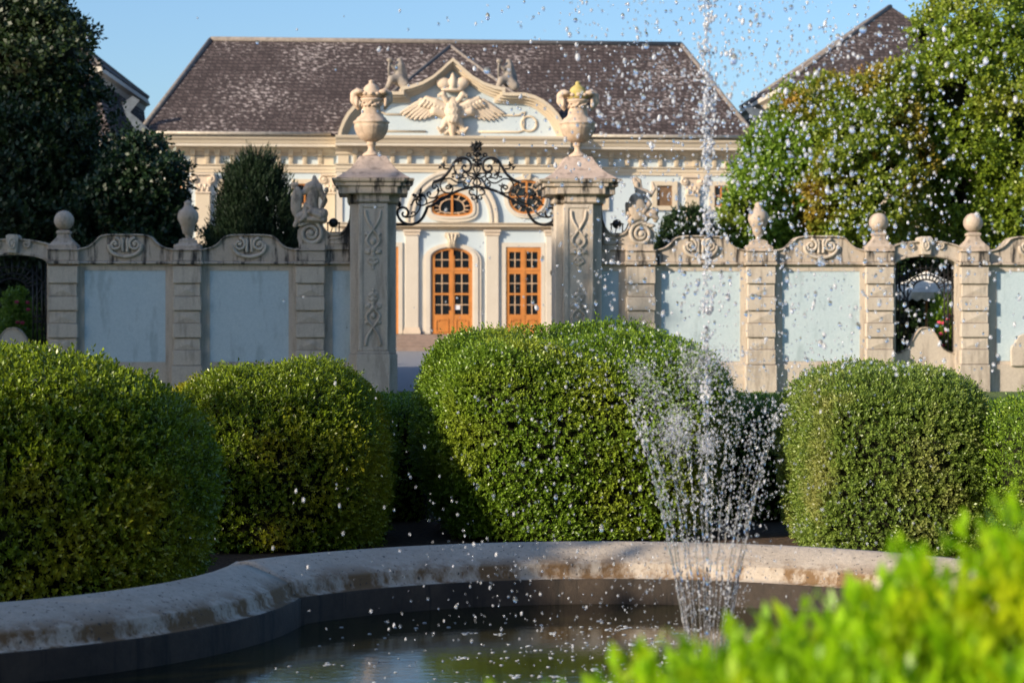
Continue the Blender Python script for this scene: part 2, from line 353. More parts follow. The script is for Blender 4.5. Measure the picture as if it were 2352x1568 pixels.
def super_surf(n, c, h, pw, rng, seed, amp, cut=-.97, lsc=2.0):
    """points and normals on a lumpy superellipsoid centre c half sizes h, spread evenly over its area"""
    h = np.array(h, float); c = np.array(c, float)
    # sample a cube surface area-weighted, project
    d = rng.uniform(-1, 1, (n*2, 3)); ar = np.array([h[1]*h[2], h[0]*h[2], h[0]*h[1]]); ax = rng.choice(3, n*2, p=ar/ar.sum())
    d[np.arange(n*2), ax] = rng.choice([-1., 1.], n*2)
    r = (np.abs(d)**pw).sum(1)**(-1/pw); q = d*r[:, None]; q = q[q[:, 2] > cut][:n]
    N = unit(np.sign(q)*np.abs(q)**(pw-1)/h); P = q*h; P = P+N*lump(P, seed, lsc, amp)[:, None]
    return P+c, N
def hedge(label, c, h, pw, n, m, seed, nl=7, slen=.05, ll=.022, lw=.012, amp=.02, group=None, taper=.12, cull=True, up=.35, spikes=.10, rot=0, name='box_hedge', cat='hedge', jit=.45, cut=-.97):
    """clipped shrub: leafy shell over a dark opaque core that keeps light out; c = centre of its base"""
    rng = np.random.default_rng(seed); t = thing(name, label, cat, None, tuple(c), group)
    cz, hz = h[2]*.55, h[2]*1.45
    P, N = super_surf(int(n*1.12), (0, 0, cz), (h[0], h[1], hz), pw, rng, seed, amp, cut)
    keep = P[:, 2] > .015; P, N = P[keep], N[keep]
    k = 1-taper*np.clip(1-P[:, 2]/(h[2]*1.1), 0, 1); P[:, :2] *= k[:, None]
    if rot:
        ca, sa = math.cos(rot), math.sin(rot); Rm = np.array([[ca, sa, 0], [-sa, ca, 0], [0, 0, 1]]); P = P@Rm; N = N@Rm
    if cull:
        keep = (N[:, 1] < .35) | (rng.uniform(0, 1, len(P)) < .3); P, N = P[keep], N[keep]
    P = P-N*(rng.uniform(0, 1, len(P))**1.5*2.2*slen)[:, None]
    long = rng.uniform(0, 1, len(P)) < spikes; P[long] += N[long]*slen*rng.uniform(.2, .9, long.sum())[:, None]
    V, T = shoots(P, N, rng, nl, slen, ll, lw, up, jit)
    quads('foliage', V, T, m, t)
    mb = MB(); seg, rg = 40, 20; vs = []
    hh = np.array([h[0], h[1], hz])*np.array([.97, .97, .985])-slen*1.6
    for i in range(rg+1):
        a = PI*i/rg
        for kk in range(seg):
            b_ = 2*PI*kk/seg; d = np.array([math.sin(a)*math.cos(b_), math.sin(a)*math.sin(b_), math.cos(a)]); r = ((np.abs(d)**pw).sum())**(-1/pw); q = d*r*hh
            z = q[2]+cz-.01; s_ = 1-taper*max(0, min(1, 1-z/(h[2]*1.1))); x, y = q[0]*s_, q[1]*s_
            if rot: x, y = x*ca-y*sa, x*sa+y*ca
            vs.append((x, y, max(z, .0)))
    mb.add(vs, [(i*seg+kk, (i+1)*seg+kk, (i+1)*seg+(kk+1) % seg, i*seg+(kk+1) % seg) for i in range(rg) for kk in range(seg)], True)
    mb.build('opaque_core', 'twig_shade', t)  # solid dark core added so no light passes through the shrub
    return t
def tree(label, base, lobes, m, seed, n=16000, ll=.1, lw=.06, nl=6, slen=.28, group=None, name='leafy_tree', cat='tree', trunk=.25, up=.5, inner=.25, cull=True, thr=None, amp=.18, kids=7, gaps=-1.2, jit=.6, core=.0):
    """base point; lobes = list of (centre world xyz, radii)"""
    rng = np.random.default_rng(seed); t = thing(name, label, cat, None, tuple(base)); b0 = np.array(base, float)
    if group: t['group'] = group
    base_l = list(lobes)
    if kids:
        for c, r in base_l:
            for _ in range(kids):
                d = unit(rng.normal(0, 1, 3)); d[1] = -abs(d[1])*.8; f = rng.uniform(.22, .38); rr_ = (min(r)*f*1.2, min(r)*f*1.1, min(r)*f*rng.uniform(1, 1.7))
                lobes = lobes+[(tuple(np.array(c)+d*np.array(r)*.9), rr_)]
    areas = np.array([r[0]*r[2]+r[1]*r[2] for c, r in lobes]); areas = areas/areas.sum(); Pa = []; Na = []
    for (c, r), a in zip(lobes, areas):
        k = int(n*a); d = unit(rng.normal(0, 1, (k, 3))); rr = np.where(rng.uniform(0, 1, k) < inner, rng.uniform(.5, .95, k), rng.uniform(.93, 1.06, k))
        q = d*np.array(r)*rr[:, None]; q += d*lump(q, seed+3, 2.2, amp)[:, None]; P = q+np.array(c)
        inside = np.zeros(k, bool)
        for (c2, r2) in lobes:
            if c2 is not c: inside |= ((((P-np.array(c2))/np.array(r2))**2).sum(1) < .72)
        keep = ~inside & (P[:, 2] > .3)
        if cull: keep &= (d[:, 1] < .4) | (rng.uniform(0, 1, k) < .25)
        Pa.append(P[keep]); Na.append(unit(d/np.array(r))[keep])
    P = np.concatenate(Pa); N = np.concatenate(Na)
    g = lump(P, seed+9, 3.0, 1.0); keep = g > gaps; P, N = P[keep], N[keep]     # gaps between the clumps
    V, T = shoots(P-b0, N, rng, nl, slen, ll, lw, up, jit, 1.0)
    quads('crown', V, T, m, t)
    mb = MB(); lobes = base_l; top = np.mean([c for c, r in lobes], axis=0)-b0
    mb.tube([(0, 0, 0), (.05, 0, top[2]*.4), (top[0]*.5, top[1]*.5, top[2]*.8), (top[0], top[1], top[2]*1.15)], trunk, 10, trunk*.35)
    for (c, r) in lobes:
        q = np.array(c)-b0; z0 = min(q[2]*.6, top[2]*.7); mb.tube([(0, 0, z0), tuple(q*np.array([.5, .5, 1])*np.array([1, 1, .85])), tuple(q+np.array([0, 0, r[2]*.5]))], trunk*.35, 6, trunk*.08)
    mb.build('trunk', 'bark', t)
    if core:
        mb = MB()
        for (c, r) in lobes: mb.ball(tuple(np.array(c)-b0+np.array([0, .15, 0])), 1, 18, 12, tuple(np.array(r)*core))
        mb.build('opaque_crown_core', 'twig_shade', t)  # dark solid lobes close see-through gaps and stand in for shade inside
    return t
def at(u, v, Y): return np.array([(u-UC)*Y/FP, Y, CH+(VH-v)*Y/FP])

# ------------------------------------------------------------------ ground
def sheet(name, pts, m, z=0):
    mb = MB(); mb.add([(x, y, zz) for x, y, zz in pts], [tuple(range(len(pts)))]); o = mb.build(name, m); tag(o, kind='structure'); return o
sheet('ground', [(-600, -60, -.012), (600, -60, -.012), (600, 1500, -.012), (-600, 1500, -.012)], 'lawn')
mb = MB(); seg = 64; mb.add([(.3+11*math.cos(2*PI*k/seg), 9.5+10*math.sin(2*PI*k/seg), -.004) for k in range(seg)], [tuple(range(seg))]); tag(mb.build('planting_bed', 'soil'), kind='structure')
# forecourt gravel rising to the palace steps
a0, a1 = WF.world((-30, .4, 0)), WF.world((30, .4, 0)); b0_, b1_ = PF.world((-40, 1, .27)), PF.world((40, 1, .27))
sheet('gravel_forecourt', [(a0.x, a0.y, .002), (a1.x, a1.y, .002), (b1_.x, b1_.y, .27), (b0_.x, b0_.y, .27)], 'gravel')

# ------------------------------------------------------------------ basin
def arc(cx, cy, r, a0, a1, n): return [(cx+r*math.cos(R(a0+(a1-a0)*i/n)), cy+r*math.sin(R(a0+(a1-a0)*i/n))) for i in range(n+1)]
BX, BY = .5, 8.0
quarter = arc(-3.3, 8.0, .9, 180, 90, 8)[:-1]+arc(-3.3, 10.8, 1.9, -90, -1, 14)+arc(BX, 9.4, 2.33, 144, 90, 24)    # clockwise: left middle to back middle
right = [(2*BX-x, y) for x, y in quarter[::-1][1:]]
backhalf = quarter+right
fronthalf = [(x, 2*BY-y) for x, y in backhalf[::-1][1:-1]]
ring = np.array(backhalf+fronthalf)
tn = unit(np.roll(ring, -1, 0)-np.roll(ring, 1, 0)); inn = np.stack([tn[:, 1], -tn[:, 0]], 1)   # clockwise travel: the inside is on the right
t = thing('fountain_basin', 'weathered pale stone fountain basin with curved rim and brown stains', 'basin', None, (BX, BY, 0))
def sweep(prof, name, m):
    mb = MB(); n = len(ring); k = len(prof); vs = []
    for i in range(n):
        for o_, z in prof: o_ = o_*.84; vs.append((ring[i][0]+inn[i][0]*o_-BX, ring[i][1]+inn[i][1]*o_-BY, z))
    fs = [(i*k+j, ((i+1) % n)*k+j, ((i+1) % n)*k+j+1, i*k+j+1) for i in range(n) for j in range(k-1)]
    mb.add(vs, fs, True); return mb.build(name, m, t)
t['_o'] = [0., 0., 0.]
sweep([(.03, -.01), (.03, .40), (.0, .42), (.0, .449), (.012, .456), (.05, .453), (.15, .43), (.27, .392), (.335, .369), (.347, .362), (.349, .348), (.365, .338), (.368, .312), (.385, .298), (.42, .292)], 'rim', 'basin')
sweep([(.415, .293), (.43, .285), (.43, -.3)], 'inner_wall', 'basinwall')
off = ring+inn*.37; NA = 240; wp = []
for i in range(NA):
    a = 2*PI*i/NA; d = np.array([math.cos(a), math.sin(a)]); best = 9
    for j in range(len(off)):
        p, q = off[j]-(BX, BY), off[(j+1) % len(off)]-(BX, BY); e = q-p; den = d[0]*e[1]-d[1]*e[0]
        if abs(den) > 1e-9:
            tt = (p[0]*e[1]-p[1]*e[0])/den; uu = (p[0]*d[1]-p[1]*d[0])/den
            if tt > 0 and -.001 <= uu <= 1.001: best = min(best, tt)
    wp.append((BX+d[0]*best, BY+d[1]*best, .16))
mb = MB(); mb.add(wp+[(BX, BY, .16)], [(i, (i+1) % NA, NA) for i in range(NA)]); tag(mb.build('water', 'water'), kind='structure')

# nozzle
FX, FY = .77, 8.42
tz = thing('fountain_nozzle', 'bronze fountain nozzle ring standing in the basin water', 'nozzle', None, (FX, FY, .0))
mb = MB(); mb.lathe([(.02, -.1), (.03, .13), (.07, .15), (.085, .18), (.07, .205), (.025, .21), (.012, .24)], 0, 0, 16); mb.build('nozzle_ring', 'iron', tz)

# ------------------------------------------------------------------ hedges round the basin
def hb(u0, u1, vt, Y, dep):     # width, height from the picture at distance Y of the front
    x0, x1 = (u0-UC)*Y/FP, (u1-UC)*Y/FP; return ((x0+x1)/2, Y+dep, 0), ((x1-x0)/2, dep, (CH+(VH-vt)*Y/FP)/2)
G = 'clipped box hedges round the fountain'
c, h = hb(-420, 415, 840, 11.9, .9); hedge('large rounded box hedge at the left edge, lit only on its crown', c, h, 2.4, 32000, 'box_yellow', 11, 7, .055, .030, .015, .045, G, taper=.06)
c, h = hb(318, 880, 862, 15.0, 1.0); hedge('yellowish domed box hedge below the blue panels, its lower half in shadow', c, h, 2.9, 32000, 'box_yellow', 12, 7, .052, .0255, .0125, .04, G)
c, h = hb(952, 1698, 783, 15.6, 1.25); hedge('widest and tallest box hedge, bright green, in front of the gateway', c, h, 4.3, 58000, 'box', 13, 7, .055, .0255, .0125, .045, G, taper=.2, spikes=.13)
c, h = hb(1862, 2318, 862, 14.9, 1.0); hedge('olive green box hedge with dry twigs, below the small arched wall gate', c, h, 4.0, 34000, 'box_dry', 14, 7, .048, .0235, .012, .035, G, taper=.05)
c, h = hb(2344, 2700, 930, 14.0, .9); hedge('box hedge only just showing at the right edge of the picture', c, h, 3.4, 9000, 'box', 15, 6, .045, .022, .012, .03, G)
G2 = 'low hedges behind the clipped domes'
for i, (u0, u1, vt, Y, lab, nn) in enumerate(((780, 1010, 918, 17.4, 'low dark hedge filling the gap left of the tallest dome', 9000), (1640, 1880, 920, 17.4, 'low shaded hedge filling the gap right of the tallest dome', 9000), (2230, 2480, 948, 17.4, 'low hedge behind the olive dome beside the strip of lawn', 8000))):
    c, h = hb(u0, u1, vt, Y, .8); hedge(lab, c, h, 5, nn, 'box', 20+i, 7, .045, .024, .013, .02, G2, name='low_hedge')
# foreground bush, out of focus
rng = np.random.default_rng(5); t = thing('foreground_bush', 'bright young green box bush, blurred, filling the lower right corner', 'bush', None, (1.0, 2.7, 0))
P, N = super_surf(10500, (.3, .1, .61), (1.50, .5, .645), 3.1, rng, 5, .05, -.2, 4.0)
P -= N*(rng.uniform(0, 1, len(P))**1.3*.10)[:, None]
keep = (P[:, 2] > .62); P, N = P[keep], N[keep]
V, T = shoots(P, N, rng, 12, .10, .036, .016, 1.0, .35, .7); quads('foliage', V, T, 'box_near', t)
mb = MB(); mb.ball((.3, .1, .55), 1, 40, 24, (1.36, .38, .60)); mb.build('opaque_core', 'twig_shade', t)  # solid dark core, keeps light from passing through the bush

# ------------------------------------------------------------------ garden wall
ZC = [0]
def wz(v): return WF.z(v)
T0 = -.45                               # back of the wall
ROWS = [(612, 651, .20), (652, 681, .15), (682, 713, .20), (714, 742, .15), (743, 775, .20), (776, 803, .15), (804, 838, .20)]
def wall_pilaster(par, u0, u1, name='pilaster'):
    mb = MB()
    for a, b_, d in ROWS:
        i = 0 if d > .17 else 2
        pb(mb, WF, u0+i, u1-i, a, b_, .02, d)
        if d < .17:     # diamond-cut block
            x0, x1, z0, z1 = WF.x(u0+8, d), WF.x(u1-8, d), WF.z(b_-3, d), WF.z(a+3, d); cx, cz = (x0+x1)/2, (z0+z1)/2
            mb.add([(x0, -d-.002, z0), (x1, -d-.002, z0), (x1, -d-.002, z1), (x0, -d-.002, z1), (cx, -d-.03, cz)], [(0, 1, 4), (1, 2, 4), (2, 3, 4), (3, 0, 4)])
    pb(mb, WF, u0-3, u1+3, 839, 903, .02, .23)
    mb.build(name, 'stone', par, bevel=.012)
    mb = MB(); pb(mb, WF, u0-1, u1+1, 577, 600, .03, .17); pb(mb, WF, u0-4, u1+4, 600.6, 608, .03, .26); pb(mb, WF, u0-2, u1+2, 574, 576.6, .03, .21)
    mb.build('pilaster_cap', 'coping', par, bevel=.012)
def wall_panel(par, u0, u1, v0=622, v1=830):
    mb = MB(); pb(mb, WF, u0, u1, v0, v1, -.05, -.015); mb.build('blue_panel', 'panel', par)
def wall_run(name, label, bays, pils, ua, ub):
    """bays: (u0,u1,panel u0,panel u1,gable?)"""
    o = WF.p((ua+ub)/2, 0, 0); t = thing(name, label, 'wall', WF, (WF.x((ua+ub)/2), 0, 0))
    mb = MB()
    for (a, b_, p0, p1, g) in bays:
        mb.box(WF.x(a), WF.x(b_), .04, .45, -.3, wz(604))                     # core behind
        for (q0, q1, v0, v1) in ((a, p0, 609, 838), (p1, b_, 609, 838), (p0, p1, 609, 622), (p0, p1, 830.5, 838)):
            if q1 > q0: mb.box(WF.x(q0), WF.x(q1), 0, .06, wz(v1), wz(v0))
        mb.box(WF.x(a), WF.x(b_), -.05, .06, -.3, wz(838.2))
    mb.build('wall_body', 'stone', t)
    mb = MB()
    for (a, b_, p0, p1, g) in bays:
        mb.profile([(.42, wz(602)), (-.06, wz(602)), (-.10, wz(604.5)), (-.10, wz(606.5)), (-.05, wz(608.8)), (.42, wz(608.8))], WF.x(a), WF.x(b_))
        if g:
            m_ = (p0+p1)/2; hw = (b_-a)/2; prof = []
            for du, v in smooth([(-hw, 577), (-hw*.83, 577), (-hw*.62, 572), (-hw*.5, 561), (-hw*.42, 549), (-hw*.33, 544.5), (-hw*.2, 543), (0, 543), (hw*.2, 543), (hw*.33, 544.5), (hw*.42, 549), (hw*.5, 561), (hw*.62, 572), (hw*.83, 577), (hw, 577)], 3): prof.append((m_+du, v))
            lo = [(u, 601.7) for u, v in prof]
            mb.band(poly(WF, prof, 0), poly(WF, lo, 0), .0, .40)
            top = [(u, v-3.6) for u, v in prof]; mb.band(poly(WF, top, .05), poly(WF, prof, .05), -.06, .43)
        else: pb(mb, WF, a, b_, 574, 601.7, -.40, 0); pb(mb, WF, a, b_, 571, 574.2, -.43, .06)
    mb.build('coping', 'coping', t, bevel=.01)
    for (a, b_, p0, p1, g) in bays:
        if p1 > p0: wall_panel(t, p0, p1)
        if g:
            m_ = (p0+p1)/2; mb = MB()
            for s_ in (-1, 1):
                sp_ = spiral(m_+s_*23, 563, 15, 1.45, -PI/2 if s_ < 0 else -PI/2, -s_, 30, 2); sp_ = [(u, v) for u, v in sp_]
                ptube(mb, WF, sp_, .035, .038, 6, .025)
                ptube(mb, WF, smooth([(m_+s_*37, 563), (m_+s_*36, 573), (m_+s_*28, 583), (m_+s_*14, 589), (m_, 591)], 4), .03, .042, 6)
                ptube(mb, WF, smooth([(m_+s_*8, 549), (m_+s_*5, 556), (m_+s_*6, 566), (m_+s_*5, 580)], 4), .03, .035, 6)
                mb.ball(WF.p(m_+s_*23, 563, .03), .035)
            mb.build('scroll_relief', 'stone', t)
    for a, b_ in pils: wall_pilaster(t, a, b_)
    return t
LW = wall_run('garden_wall', 'shaded garden wall with blue panels, left of the gateway', [(110, 397, 194, 380, 1), (397, 679, 482, 663, 1), (679, 815, 764, 806, 0)], [(110, 178), (397, 462), (679, 746)], 110, 815)
RW = wall_run('garden_wall', 'sunlit garden wall with blue panels, right of the gateway', [(1364, 1506, 1380, 1421, 0), (1506, 1782, 1519, 1700, 1), (1782, 2054, 1797, 1975, 1)], [(1440, 1506), (1716, 1782), (1990, 2054)], 1364, 2054)
FWl = wall_run('garden_wall', 'stretch of garden wall at the left edge beyond the shaded arched gate', [(-330, -60, -240, -80, 1)], [(-120, -52)], -330, -60)
FW = wall_run('garden_wall', 'stretch of garden wall at the right edge beyond the sunlit arched gate', [(2206, 2480, 2289, 2470, 1)], [(2208, 2272)], 2206, 2480)
# raised curl of a stone cartouche against the last panel
mb = MB(); mb.prism(poly(WF, smooth([(2323, 842), (2323, 800), (2331, 790), (2337, 776), (2350, 768), (2372, 764), (2400, 770), (2410, 790), (2412, 842)], 3), .1), -.12, -.02); mb.build('cartouche', 'stone', FW, bevel=.01)

def arch_gate(uc, hw, name, label, gl, lit):
    t = thing(name, label, 'wall arch', WF, (WF.x(uc), 0, 0)); W = hw+13
    inner = [(uc-hw, 606)]+[(uc+hw*math.cos(R(a)), 607-20*math.sin(R(a))) for a in range(180, -1, -12)]+[(uc+hw, 606)]
    n = len(inner); outer = [(uc-W-8, 606)]+[(uc+(W+6)*math.cos(R(a)), 580-26*math.sin(R(a))) for a in range(180, -1, -12)]+[(uc+W+8, 606)]
    mb = MB(); mb.band(poly(WF, outer, 0), poly(WF, inner, 0), -.02, .42)
    for s_ in (-1, 1):
        x0, x1 = WF.x(uc+s_*hw), WF.x(uc+s_*(W)); mb.box(x0, x1, .0, .42, -.2, wz(606))
    mb.build('arch', 'stone', t)
    mb = MB()
    o2 = [(u, v-4) for u, v in outer[1:-1]]; mb.band(poly(WF, o2, .06), poly(WF, outer[1:-1], .06), -.08, .44)
    o3 = [(uc+(u-uc)*1.0, v) for u, v in inner[1:-1]]; o4 = [(uc+(u-uc)*1.07, v-5) for u, v in inner[1:-1]]; mb.band(poly(WF, o4, .05), poly(WF, o3, .05), -.06, .02)
    for s_ in (-1, 1): ptube(mb, WF, spiral(uc+s_*33, 563, 9, 1.3, -PI/2, s_, 20, 2), .05, .03, 6)
    mb.build('archivolt', 'coping', t, bevel=.008)
    mb = MB(); mb.prism(poly(WF, [(uc-10, 583), (uc+10, 583), (uc+15, 545), (uc+10, 541), (uc-10, 541), (uc-15, 545)], .1), -.14, .3)
    ring_ = [(uc+7*math.cos(R(a)), 561-11*math.sin(R(a))) for a in range(0, 361, 24)]; ptube(mb, WF, ring_, .15, .025, 6); mb.ball(WF.p(uc, 561, .15), .045, sq=(1, .5, 1.5))
    mb.build('keystone', 'stone', t, bevel=.01)
    # low bell-shaped screen wall
    pr = [(uc-hw, 903)]+smooth([(uc-hw, 814), (uc-hw*.8, 811), (uc-hw*.55, 800), (uc-hw*.38, 776), (uc-hw*.2, 759), (uc, 754), (uc+hw*.2, 759), (uc+hw*.38, 776), (uc+hw*.55, 800), (uc+hw*.8, 811), (uc+hw, 814)], 3)+[(uc+hw, 903)]
    mb = MB(); mb.prism(poly(WF, pr, -.15), .15, .32); mb.build('screen_wall', 'stone', t, bevel=.01)
    mb = MB(); e = [(u, v-3) for u, v in pr[1:-1]]; mb.band(poly(WF, e, -.12), poly(WF, pr[1:-1], -.12), .12, .34); mb.build('screen_coping', 'coping', t)
    g = thing('iron_grille', gl, 'grille', WF, WF.p(uc, 754, -.22)); mb = MB(); d = -.22; r = .019
    for s_ in (-1, 1):
        for k in (.60, .72, .86, .97): ptube(mb, WF, [(uc+s_*hw*k, 606+(.97-k)*20), (uc+s_*hw*k, 812 if k > .7 else 800)], d, r)
        for v in (724, 728, 736, 740): ptube(mb, WF, [(uc+s_*hw*.58, v), (uc+s_*hw*.98, v)], d, r*.8)
        ptube(mb, WF, smooth([(uc+s_*hw*.98, 640), (uc+s_*hw*.8, 668), (uc+s_*hw*.62, 690), (uc+s_*hw*.6, 730)], 4), d, .016)
        ptube(mb, WF, smooth([(uc+s_*hw*.95, 668), (uc+s_*hw*.7, 690), (uc+s_*hw*.5, 668), (uc+s_*hw*.45, 660)], 4), d, .012)
    for ra, rb in ((.42, 22), (.62, 34), (.9, 50)): ptube(mb, WF, [(uc+hw*ra*math.cos(R(a)), 662-(rb*.95)*math.sin(R(a))) for a in range(0, 181, 10)], d, r)
    for a in range(6, 180, 14): ptube(mb, WF, [(uc+hw*.40*math.cos(R(a)), 662-20*math.sin(R(a))), (uc+hw*.98*math.cos(R(a)), 662-62*math.sin(R(a))-6)], d, r*.8)
    mb.build('bars', 'iron', g)
    return t
arch_gate(2127, 70, 'arched_gateway', 'sunlit small stone archway with carved keystone in the right wall', 'black wrought iron grille in the sunlit right archway', 1)
arch_gate(28, 80, 'arched_gateway', 'shaded small stone archway at the left edge of the wall', 'black wrought iron grille in the shaded left archway', 0)

# ball finials, urn finials
def ball_finial(u, label):
    d = -.17; t = thing('ball_finial', label, 'ball finial', WF, WF.p(u, 576, d), 'stone balls on the wall'); x = WF.x(u, d); z = lambda v: WF.z(v, d)
    mb = MB(); mb.square([(.31, .25, z(577)), (.31, .25, z(565)), (.27, .22, z(562)), (.22, .18, z(557)), (.15, .14, z(549)), (.12, .12, z(541)), (.15, .14, z(539)), (.15, .14, z(534)), (.10, .10, z(531))], x, -d); mb.build('pedestal', 'finial', t, bevel=.008)
    mb = MB(); mb.ball((x, -d, z(509)), 22.5*46.8/FP, 28, 18); mb.build('ball', 'finial', t)
ball_finial(147, 'grey stone ball finial in shade beside the left archway'); ball_finial(2018, 'stone ball finial in sun, on the pier left of the right archway'); ball_finial(2235, 'stone ball finial in sun, on the pier right of the right archway'); ball_finial(-92, 'stone ball finial beyond the left edge of the picture')
def urn_finial(u, label):
    d = -.17; t = thing('urn_finial', label, 'stone urn', WF, WF.p(u, 576, d), 'small urns on the wall'); x = WF.x(u, d); z = lambda v: WF.z(v, d); k = 46.8/FP
    mb = MB(); mb.square([(.29, .24, z(577)), (.29, .24, z(566)), (.25, .2, z(563)), (.19, .17, z(560)), (.18, .16, z(553)), (.10, .10, z(549))], x, -d); mb.build('pedestal', 'finial', t, bevel=.008)
    pr = [(7, 550), (6, 545), (7, 541), (12, 538), (14, 530), (16, 521), (17, 519), (19, 515), (23, 507), (24.5, 500), (23, 492), (20, 486), (14, 482), (10, 477), (8, 471), (9, 468), (7, 465), (2, 462)]
    mb = MB(); mb.lathe([(r*k, z(v)) for r, v in pr], x, -d, 28, True, (z(538), z(521))); mb.build('urn_body', 'finial', t)
urn_finial(432, 'small lidded stone urn in shade on the left wall, in front of the dark trees'); urn_finial(1742, 'small lidded stone urn in sun on the right wall, in front of the green tree')

# swept shoulders carrying the statues
def shoulder(par, uv, sgn, pu):
    """volute centred at uv; sgn -1: gateway lies to the right (left wall)"""
    mb = MB(); f = lambda du: uv+sgn*du
    pr = [(f(-27), 574), (f(-27), 561), (f(-31), 548), (f(-30), 530), (f(-20), 514), (f(-4), 506), (f(16), 506), (f(25), 511), (f(28), 519), (f(36), 530), (f(46), 536), (f(58), 537), (f(72), 532), (f(82), 520), (f(88), 503), (f(90), 470), (pu, 470), (pu, 574)]
    if sgn < 0: pr = pr[::-1]
    mb.prism(poly(WF, pr, .05), -.05, .40)
    ed = smooth([(f(16), 506), (f(25), 511), (f(28), 519), (f(36), 530), (f(46), 536), (f(58), 537), (f(72), 532), (f(82), 520), (f(88), 503), (f(90), 470)], 3)
    e2 = [(u, v+4) for u, v in ed]; mb.band(poly(WF, ed, .1), poly(WF, e2, .1), -.10, .42)
    pb(mb, WF, min(f(-28), f(32)), max(f(-28), f(32)), 561, 575, .0, .13)
    ptube(mb, WF, [(f(42), 560), (f(86), 560), (f(88), 548), (f(86), 528)], .055, .02, 4)
    ptube(mb, WF, smooth([(f(86), 528), (f(76), 542), (f(60), 549), (f(42), 550)], 3), .055, .02, 4)
    mb.build('swept_shoulder', 'coping', par, bevel=.01)
    mb = MB(); ptube(mb, WF, spiral(uv, 537, 27, 2.2, -PI/2, 1 if sgn > 0 else -1, 50, 3), .09, .05, 8, .035); mb.ball(WF.p(uv, 537, .08), .07)
    for k in range(6): mb.ball(WF.p(f(-24+k*8), 522-abs(3-(k-.5))*-2.2-12, .10), .055, 8, 6, (1.6, .8, .8))
    mb.build('volute', 'stone', par)
shoulder(LW, 714, 1, 816); shoulder(RW, 1473, -1, 1362)

# statues
def P3(u, v, d): return WF.p(u, v, d)
t = thing('seated_statue', 'shaded stone statue in a tall hat holding an oval shield, on the left scroll', 'statue', WF, P3(712, 508, -.1), 'statues on the wall scrolls')
KP = 46.8/FP
blob('figure', [(P3(721, 437, 0), .125, P3(716, 470, 0), .15), (P3(716, 470, 0), .15, P3(714, 490, -.03), .19), (P3(719, 431, 0), .14, P3(731, 434, 0), .11), (P3(712, 433, 0), .13, P3(706, 438, 0), .10),
    (P3(723, 424, 0), .085, P3(724, 430, 0), .08), (P3(706, 440, .02), .07, P3(690, 447, .05), .06), (P3(690, 447, .05), .06, P3(675, 430, .06), .045), (P3(674, 427, .06), .06, P3(681, 425, .06), .05),
    (P3(736, 441, 0), .075, P3(747, 462, -.02), .06), (P3(747, 462, -.02), .06, P3(738, 482, .05), .045), (P3(710, 492, .05), .13, P3(686, 500, .1), .10), (P3(690, 498, .1), .085, P3(677, 519, .12), .05),
    (P3(716, 494, .05), .13, P3(742, 492, .1), .12), (P3(742, 492, .1), .10, P3(743, 506, .05), .09), (P3(700, 505, .1), .08, P3(740, 508, .1), .08)], 'finial', t, .017, 1)
blob('hat', [(P3(723, 424, 0), .095, P3(722, 408, 0), .045), ((P3(724, 429, 0)), (.115, .1, .05), .2), (P3(729, 424, -.02), .05, P3(731, 436, -.02), .04)], 'finial', t, .018)
blob('shield', [(P3(681, 465, .12), (.13, .06, .34), .08)], 'finial', t, .02)
blob('drapery', [(P3(700, 470, .1), .04, P3(722, 484, .16), .05), (P3(722, 484, .16), .05, P3(740, 488, .14), .05), (P3(700, 478, .12), .05, P3(702, 498, .18), .05), (P3(702, 498, .18), .05, P3(690, 508, .2), .04), (P3(712, 488, .2), .05, P3(735, 498, .2), .06), (P3(710, 505, .18), .05, P3(742, 506, .16), .06)], 'finial', t, .018)
blob('club', [(P3(738, 484, .08), .022, P3(749, 445, .08), .03), (P3(750, 439, .08), .055, P3(750, 436, .08), .05)], 'finial', t, .015)
t = thing('seated_statue', 'pale sunlit stone statue with raised curling arm and round shield, on the right scroll', 'statue', WF, P3(1475, 508, -.1), 'statues on the wall scrolls')
blob('figure', [(P3(1470, 446, 0), .11, P3(1474, 472, 0), .15), (P3(1474, 472, 0), .15, P3(1474, 494, 0), .19), (P3(1462, 421, .02), .07, P3(1463, 428, .02), .065), (P3(1466, 436, 0), .085, P3(1484, 442, 0), .08), (P3(1484, 442, 0), .065, P3(1494, 447, .05), .055),
    (P3(1494, 447, .05), .05, P3(1504, 432, .05), .04), (P3(1504, 432, .05), .04, P3(1499, 420, .05), .035), (P3(1480, 494, .05), .12, P3(1503, 486, .08), .10), (P3(1503, 486, .08), .09, P3(1506, 505, .08), .06), (P3(1466, 498, .05), .12, P3(1450, 506, .1), .09)], 'finial', t, .017, 1)
blob('plume', [(P3(1458, 417, .02), .055, P3(1455, 410, .02), .04), (P3(1455, 410, .02), .04, P3(1462, 407, .02), .03), (P3(1462, 407, .02), .03, P3(1470, 414, .02), .04), (P3(1470, 414, .02), .03, P3(1472, 432, 0), .045)], 'finial', t, .016)
blob('shield', [(P3(1463, 474, .14), (.20, .07, .31), -.15)], 'finial', t, .02)
blob('drapery', [(P3(1482, 450, .08), .05, P3(1492, 468, .1), .06), (P3(1492, 468, .1), .06, P3(1478, 486, .14), .07), (P3(1440, 468, -.05), .05, P3(1444, 492, 0), .08), (P3(1490, 492, .15), .06, P3(1510, 500, .12), .05)], 'finial', t, .018)

